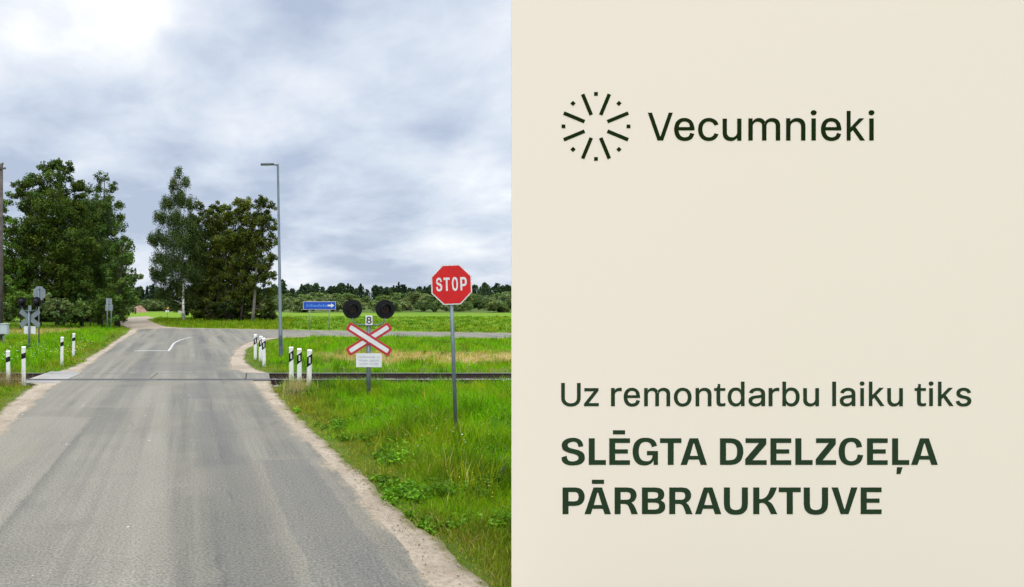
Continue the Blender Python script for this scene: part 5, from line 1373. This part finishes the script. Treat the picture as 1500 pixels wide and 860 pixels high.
# ------------------------------------------------------------------ level crossing signals
def make_signal():
    root = empty('crossing_signal')
    u = .01638
    zc = 2.3 - (496.5 - HY) * u + .05            # centre of the crossed arms
    top = 2.3 - (474 - HY) * u + .05
    MB().tube([(0, 0, -.4), (0, 0, top)], [.052, .050], 14).build('post', M['steel'], root)
    arms = empty('crossbuck', (0, 0, 0)); arms.parent = root
    for k, sg in enumerate((1, -1)):
        ang = R(32.6) * sg
        Mx = Matrix.Translation((0, -.062 - .012 * k, zc)) @ Matrix.Rotation(-ang, 4, 'Y')
        L, w = .60, .108
        def pl(L, w, c): return [(-L, -w + c), (-L + c, -w), (L - c, -w), (L, -w + c), (L, w - c), (L - c, w), (-L + c, w), (-L, w - c)]
        a = MB().prism(pl(L, w, .035), 0, .006, Mx).build('arm_plate', M['sign_back'], arms)
        MB().prism(pl(L, w, .035), -.0025, -.0003, Mx).build('red_border', M['cross_red'], a)
        MB().prism(pl(L - .062, w - .056, .018), -.0050, -.0028, Mx).build('white_band', M['sign_white'], a)
    MB().prism([(-.052, -.052), (.052, -.052), (.052, .052), (-.052, .052)], -.0795, -.0793, Matrix.Translation((0, 0, zc)) @ Matrix.Rotation(R(45), 4, 'Y')).build('white_centre', M['sign_white'], arms)
    # plate under the cross with fine unreadable print
    pz = 2.3 - (527.5 - HY) * u + .05
    pt = MB().box(-.305, .305, -.062, -.056, pz - .165, pz + .165, bev=.002).build('notice_plate', M['sign_white'], root)
    g = random.Random(4)
    for row, (z, h, spans) in enumerate(((pz + .075, .052, ((-.26, .15), (.19, .25))), (pz - .005, .052, ((-.23, -.02), (.02, .23))), (pz - .085, .05, ((-.23, -.02), (.03, .22))))):
        for a, b in spans:
            x = a; mb = MB()
            while x < b:
                w = g.uniform(.010, .022)
                mb.box(x, x + w, -.0645, -.0625, z - h / 2 * g.uniform(.6, 1), z + h / 2 * g.uniform(.6, 1))
                x += w + .012
            mb.build('print', M['sign_grey'], pt)
    # number plate on the post top
    nz = 2.3 - (469 - HY) * u + .05
    npx = MB().box(-.085, .085, -.062, -.057, nz - .115, nz + .115, bev=.002).build('number_plate', M['sign_back'], root)
    MB().box(-.083, .083, -.0630, -.0625, nz - .113, nz + .113).build('white_face', M['sign_white'], npx)
    o = lettering('digit', light_contours('8', -4, 4, -5.5, 5.5), 0, 0, .0150, M['black'], npx, -.0646, .002, .25)
    o.location = (0, 0, nz)
    # bracket and the two lamps
    zb = 2.3 - (476 - HY) * u + .05; zl = 2.3 - (453 - HY) * u + .05
    br = MB()
    for sx in (-1, 1):
        pts = [(0, -.02, zb)] + [(sx * x, -.02, zb + z) for x, z in ((.18, .0), (.30, .02), (.365, .08), (.385, .17))]
        br.tube(pts, .014, 8)
    br.box(-.13, .13, -.06, .06, zb - .02, zb + .02, bev=.005)
    br.build('bracket', M['steel'], root)
    for sx in (-1, 1):
        cx = sx * .39
        n = 28
        disc = [(math.cos(2 * math.pi * k / n) * .232, math.sin(2 * math.pi * k / n) * .232) for k in range(n)]
        la = MB().prism(disc, -.03, -.018, Matrix.Translation((cx, 0, zl))).build('signal_lamp', M['black'], root)
        mb = MB().tube([(cx, -.018, zl), (cx, .10, zl), (cx, .15, zl)], [.13, .125, .07], 20)
        mb.build('lamp_housing', M['black'], la)
        # visor: open half tube over the lens
        vs, fs = [], []
        m = 16
        for k in range(m + 1):
            a = R(-20) + R(220) * k / m
            for rr, y in ((.122, -.031), (.122, -.23 + .07 * (1 - math.sin(max(0, min(math.pi, a))))), (.117, -.23 + .07 * (1 - math.sin(max(0, min(math.pi, a))))), (.117, -.031)):
                vs.append((cx + rr * math.cos(a), y, zl + rr * math.sin(a)))
        for k in range(m):
            for j in range(4):
                fs.append((k * 4 + j, k * 4 + (j + 1) % 4, (k + 1) * 4 + (j + 1) % 4, (k + 1) * 4 + j))
        MB().add(vs, fs).build('visor', M['black'], la)
        lens = [(math.cos(2 * math.pi * k / n) * .10, math.sin(2 * math.pi * k / n) * .10) for k in range(n)]
        MB().prism(lens, -.038, -.0305, Matrix.Translation((cx, 0, zl))).build('lens', M['lens'], la)
    return root
sg = make_signal()
sg.location = ((540 - CX) / F * 15.1, 15.1, -.05); sg.rotation_euler = (0, 0, R(-3))
tag(sg, 'level crossing signal with red bordered crossbuck and two black lamps beside the right guide posts', 'crossing signal')
sg2 = copy_tree(sg)
sg2.location = ((42.5 - CX) / F * 29.2, 29.2, -.05); sg2.rotation_euler = (0, 0, R(180 - 14)); sg2.scale = (1, 1, 1.06)
tag(sg2, 'level crossing signal seen from its grey back in the grass by the utility pole', 'crossing signal')

# ------------------------------------------------------------------ lamp post
lp = empty('street_lamp', ((411.5 - CX) / F * 25.5, 25.5, -.06))
tag(lp, 'tall grey street lamp with a short flat arm beyond the track', 'street lamp')
lp.rotation_euler = (0, R(-.9), 0)
MB().tube([(0, 0, -.3), (0, 0, .02), (0, 0, 1.2), (0, 0, 1.21), (0, 0, 7.88)], [.088, .088, .084, .070, .044], 12).build('pole', M['pole_grey'], lp)
MB().box(-.06, .06, -.112, -.09, .55, .95, bev=.006).build('access_door', M['pole_grey'], lp)
MB().tube([(0, 0, 7.80), (-.05, 0, 7.85), (-.22, 0, 7.87)], [.04, .035, .03], 8).build('arm', M['pole_grey'], lp)
hd = MB().box(-.70, -.16, -.10, .10, 7.845, 7.915, bev=.02).build('lamp_head', M['pole_grey'], lp)
MB().box(-.66, -.30, -.08, .08, 7.836, 7.844).build('lens', M['reflector'], hd)

# ------------------------------------------------------------------ blue direction sign beyond the side road
bs = empty('direction_sign', ((468 - CX) / F * 48.4, 48.4, -.06))
tag(bs, 'long blue direction sign with white arrow on two thin grey posts beyond the side road', 'direction sign')
k = 48.4 / F
for sx in (-14.5, 14.5):
    MB().tube([(sx * k, .06, -.4), (sx * k, .06, 2.3)], [.042, .042], 10).build('post', M['sign_back'], bs)
zc = 2.3 - (447.6 - HY) * k + .06
hw, hh = 24 * k, 5.9 * k
MB().box(-hw, hw, 0, .02, zc - hh, zc + hh, bev=.004).build('panel', M['sign_grey'], bs)
fc = MB().box(-hw + .035, hw - .035, -.004, -.001, zc - hh + .035, zc + hh - .035).build('blue_face', M['sign_blue'], bs)
mb = MB(); g_ = random.Random(8); x = -hw + .22
while x < .55:
    w = g_.uniform(.05, .10)
    mb.box(x, x + w, -.008, -.005, zc - .10, zc + g_.choice((.05, .05, .11)))
    x += w + .045
mb.build('lettering', M['sign_blue_pale'], fc)
MB().prism([(.62, -.065), (.90, -.065), (.90, -.16), (1.13, 0), (.90, .16), (.90, .065), (.62, .065)], -.008, -.005, Matrix.Translation((0, 0, zc))).build('arrow', M['sign_white'], fc)

# ------------------------------------------------------------------ signs at the fork
tw = empty('road_sign', ((160 - CX) / F * 51, 51, -.06), R(8))
tag(tw, 'grey back of a road sign on two thin posts in front of the grove', 'road sign')
k = 51 / F
for sx in (-2.8, 2.9):
    MB().tube([(sx * k, -.05, -.4), (sx * k, -.05, 2.48)], [.035, .035], 8).build('post', M['sign_back'], tw)
z = lambda py: 2.3 - (py - HY) * k + .06
MB().box(-5.6 * k, 5.4 * k, 0, .02, z(455), z(446.4), bev=.004).build('lower_plate', M['sign_back'], tw)
MB().box(-4.6 * k, 3.6 * k, 0, .02, z(445.8), z(437), bev=.004).build('upper_plate', M['sign_back'], tw)

def tri(r): return [(-r, -r * .577), (r, -r * .577), (0, r * 1.155)]
def round_tri(r, c=.12):
    out = []
    P = [Vector(p) for p in tri(r)]
    for i in range(3):
        a, b, d = P[i - 1], P[i], P[(i + 1) % 3]
        out += [tuple(b + (a - b).normalized() * c * r), tuple(b + (d - b).normalized() * c * r)]
    return out
Y = 75
k = Y / F
ts = empty('warning_sign', ((281 - CX) / F * Y, Y, -.06), R(-6))
tag(ts, 'grey back of a triangular sign on a post below the birch', 'warning sign')
MB().tube([(0, -.04, -.4), (0, -.04, 2.2)], [.036, .036], 8).build('post', M['sign_back'], ts)
MB().prism(round_tri(.44), 0, .012, Matrix.Translation((0, 0, 2.3 - (448.6 - HY) * k + .06))).build('sign_plate', M['sign_back'], ts)
Y = 81
k = Y / F
rs = empty('prohibition_sign', ((265.5 - CX) / F * Y, Y, -.06), R(4))
tag(rs, 'round red rimmed sign above a white plate under the fork trees', 'road sign')
MB().tube([(0, .03, -.4), (0, .03, 2.0)], [.036, .036], 8).build('post', M['sign_back'], rs)
zc = 2.3 - (449.6 - HY) * k + .06
disc = lambda r, n=24: [(math.cos(2 * math.pi * i / n) * r, math.sin(2 * math.pi * i / n) * r) for i in range(n)]
MB().prism(disc(.36), -.012, -.002, Matrix.Translation((0, 0, zc))).build('red_rim', M['sign_red'], rs)
MB().prism(disc(.26), -.018, -.0125, Matrix.Translation((0, 0, zc))).build('white_face', M['sign_white'], rs)
MB().box(-.37, .37, -.012, -.002, 2.3 - (459 - HY) * k + .06, 2.3 - (455 - HY) * k + .06, bev=.002).build('white_plate', M['sign_white'], rs)
Y = 88
k = Y / F
ws = empty('warning_sign', ((245 - CX) / F * Y, Y, -.06), R(4))
tag(ws, 'small yellow triangular sign above a white plate, left of the round sign', 'warning sign')
MB().tube([(0, .03, -.4), (0, .03, 1.8)], [.036, .036], 8).build('post', M['sign_back'], ws)
zc = 2.3 - (450.6 - HY) * k + .06
MB().prism(round_tri(.36), -.012, -.002, Matrix.Translation((0, 0, zc))).build('red_border', M['sign_red'], ws)
MB().prism(round_tri(.27), -.018, -.0125, Matrix.Translation((0, 0, zc))).build('yellow_face', M['sign_yellow'], ws)
MB().box(-.25, .25, -.012, -.002, 2.3 - (457.5 - HY) * k + .06, 2.3 - (454.3 - HY) * k + .06, bev=.002).build('white_plate', M['sign_white'], ws)

# ------------------------------------------------------------------ utility pole, cabinet
Y = 35
up = empty('utility_pole', ((1.0 - CX) / F * Y, Y, -.1))
tag(up, 'weathered wooden utility pole at the left edge of the view', 'utility pole')
MB().tube([(0, 0, -.5), (0, 0, 4.8), (.02, 0, 10.0)], [.15, .135, .105], 12).build('pole', M['wood_pole'], up)
ar = MB().box(-.55, .34, -.16, -.10, 9.66, 9.76, bev=.008).build('crossarm', M['wood_pole'], up)
for xx, zz in ((-.45, 9.76), (.17, 9.76), (-.15, 9.76)):
    MB().tube([(xx, -.13, zz), (xx, -.13, zz + .16), (xx, -.13, zz + .17), (xx, -.13, zz + .24), (xx, -.13, zz + .30)], [.012, .012, .05, .045, .02], 8).build('insulator', M['porcelain'], ar)
Y = 33
cb = empty('equipment_cabinet', ((6.5 - CX) / F * Y, Y, -.1))
tag(cb, 'small grey equipment cabinet on a post right of the utility pole', 'cabinet')
k = Y / F
z0, z1 = 2.3 - (489.5 - HY) * k + .1, 2.3 - (474.5 - HY) * k + .1
MB().tube([(-.05, 0, -.4), (-.05, 0, z0 + .05)], [.045, .045], 10).build('post', M['steel'], cb)
bxo = MB().box(-.2, .2, -.13, .13, z0, z1, bev=.012).build('box', M['cabinet'], cb)
MB().box(-.175, .175, -.142, -.131, z0 + .03, z1 - .03, bev=.004).build('door', M['cabinet'], bxo)
MB().box(-.225, .225, -.165, .15, z1 + .001, z1 + .025, bev=.006).build('lid', M['cabinet'], bxo)

# ------------------------------------------------------------------ earth bank and the dark stick
def mound(name, x, y, rx, ry, h, mat, label, cat_):
    g = np.random.default_rng(4)
    n, m = 40, 14
    vs = [(0, 0, h)]
    for j in range(1, m + 1):
        u = j / m
        for i in range(n):
            a = 2 * math.pi * i / n
            w = 1 + .12 * math.sin(3 * a + 1) + .08 * math.sin(7 * a)
            vs.append((math.cos(a) * rx * u * w, math.sin(a) * ry * u * w, h * (1 - u * u) ** 1.2 * (1 + .14 * g.normal()) - .15 * u))
    fs = [(0, 1 + i, 1 + (i + 1) % n) for i in range(n)]
    for j in range(m - 1):
        for i in range(n):
            fs.append((1 + j * n + i, 1 + (j + 1) * n + i, 1 + (j + 1) * n + (i + 1) % n, 1 + j * n + (i + 1) % n))
    o = MB().add(vs, fs, True).build(name, mat)
    o.location = (x, y, float(zg(x, y)))
    return tag(o, label, cat_)
Y = 118
mound('earth_bank', (203 - CX) / F * Y, Y, 1.6, 1.2, 1.1, M['earth'], 'low reddish brown earth heap beside the far end of the gravel road', 'earth heap')
Y = 7.9
sx_, sy_ = (729 - CX) / F * Y, Y
mb = MB().tube([(-.13, .02, .10), (-.07, 0, .075), (0, -.01, .10), (.06, 0, .145), (.085, .0, .23)], [.020, .026, .027, .022, .012], 8)
mb.tube([(.05, 0, .14), (.10, .01, .15)], [.014, .006], 6)
o = mb.build('broken_branch', M['rubber']); o.location = (sx_, sy_, -.01)
tag(o, 'short dark broken branch lying in the grass close to the cream board', 'branch')
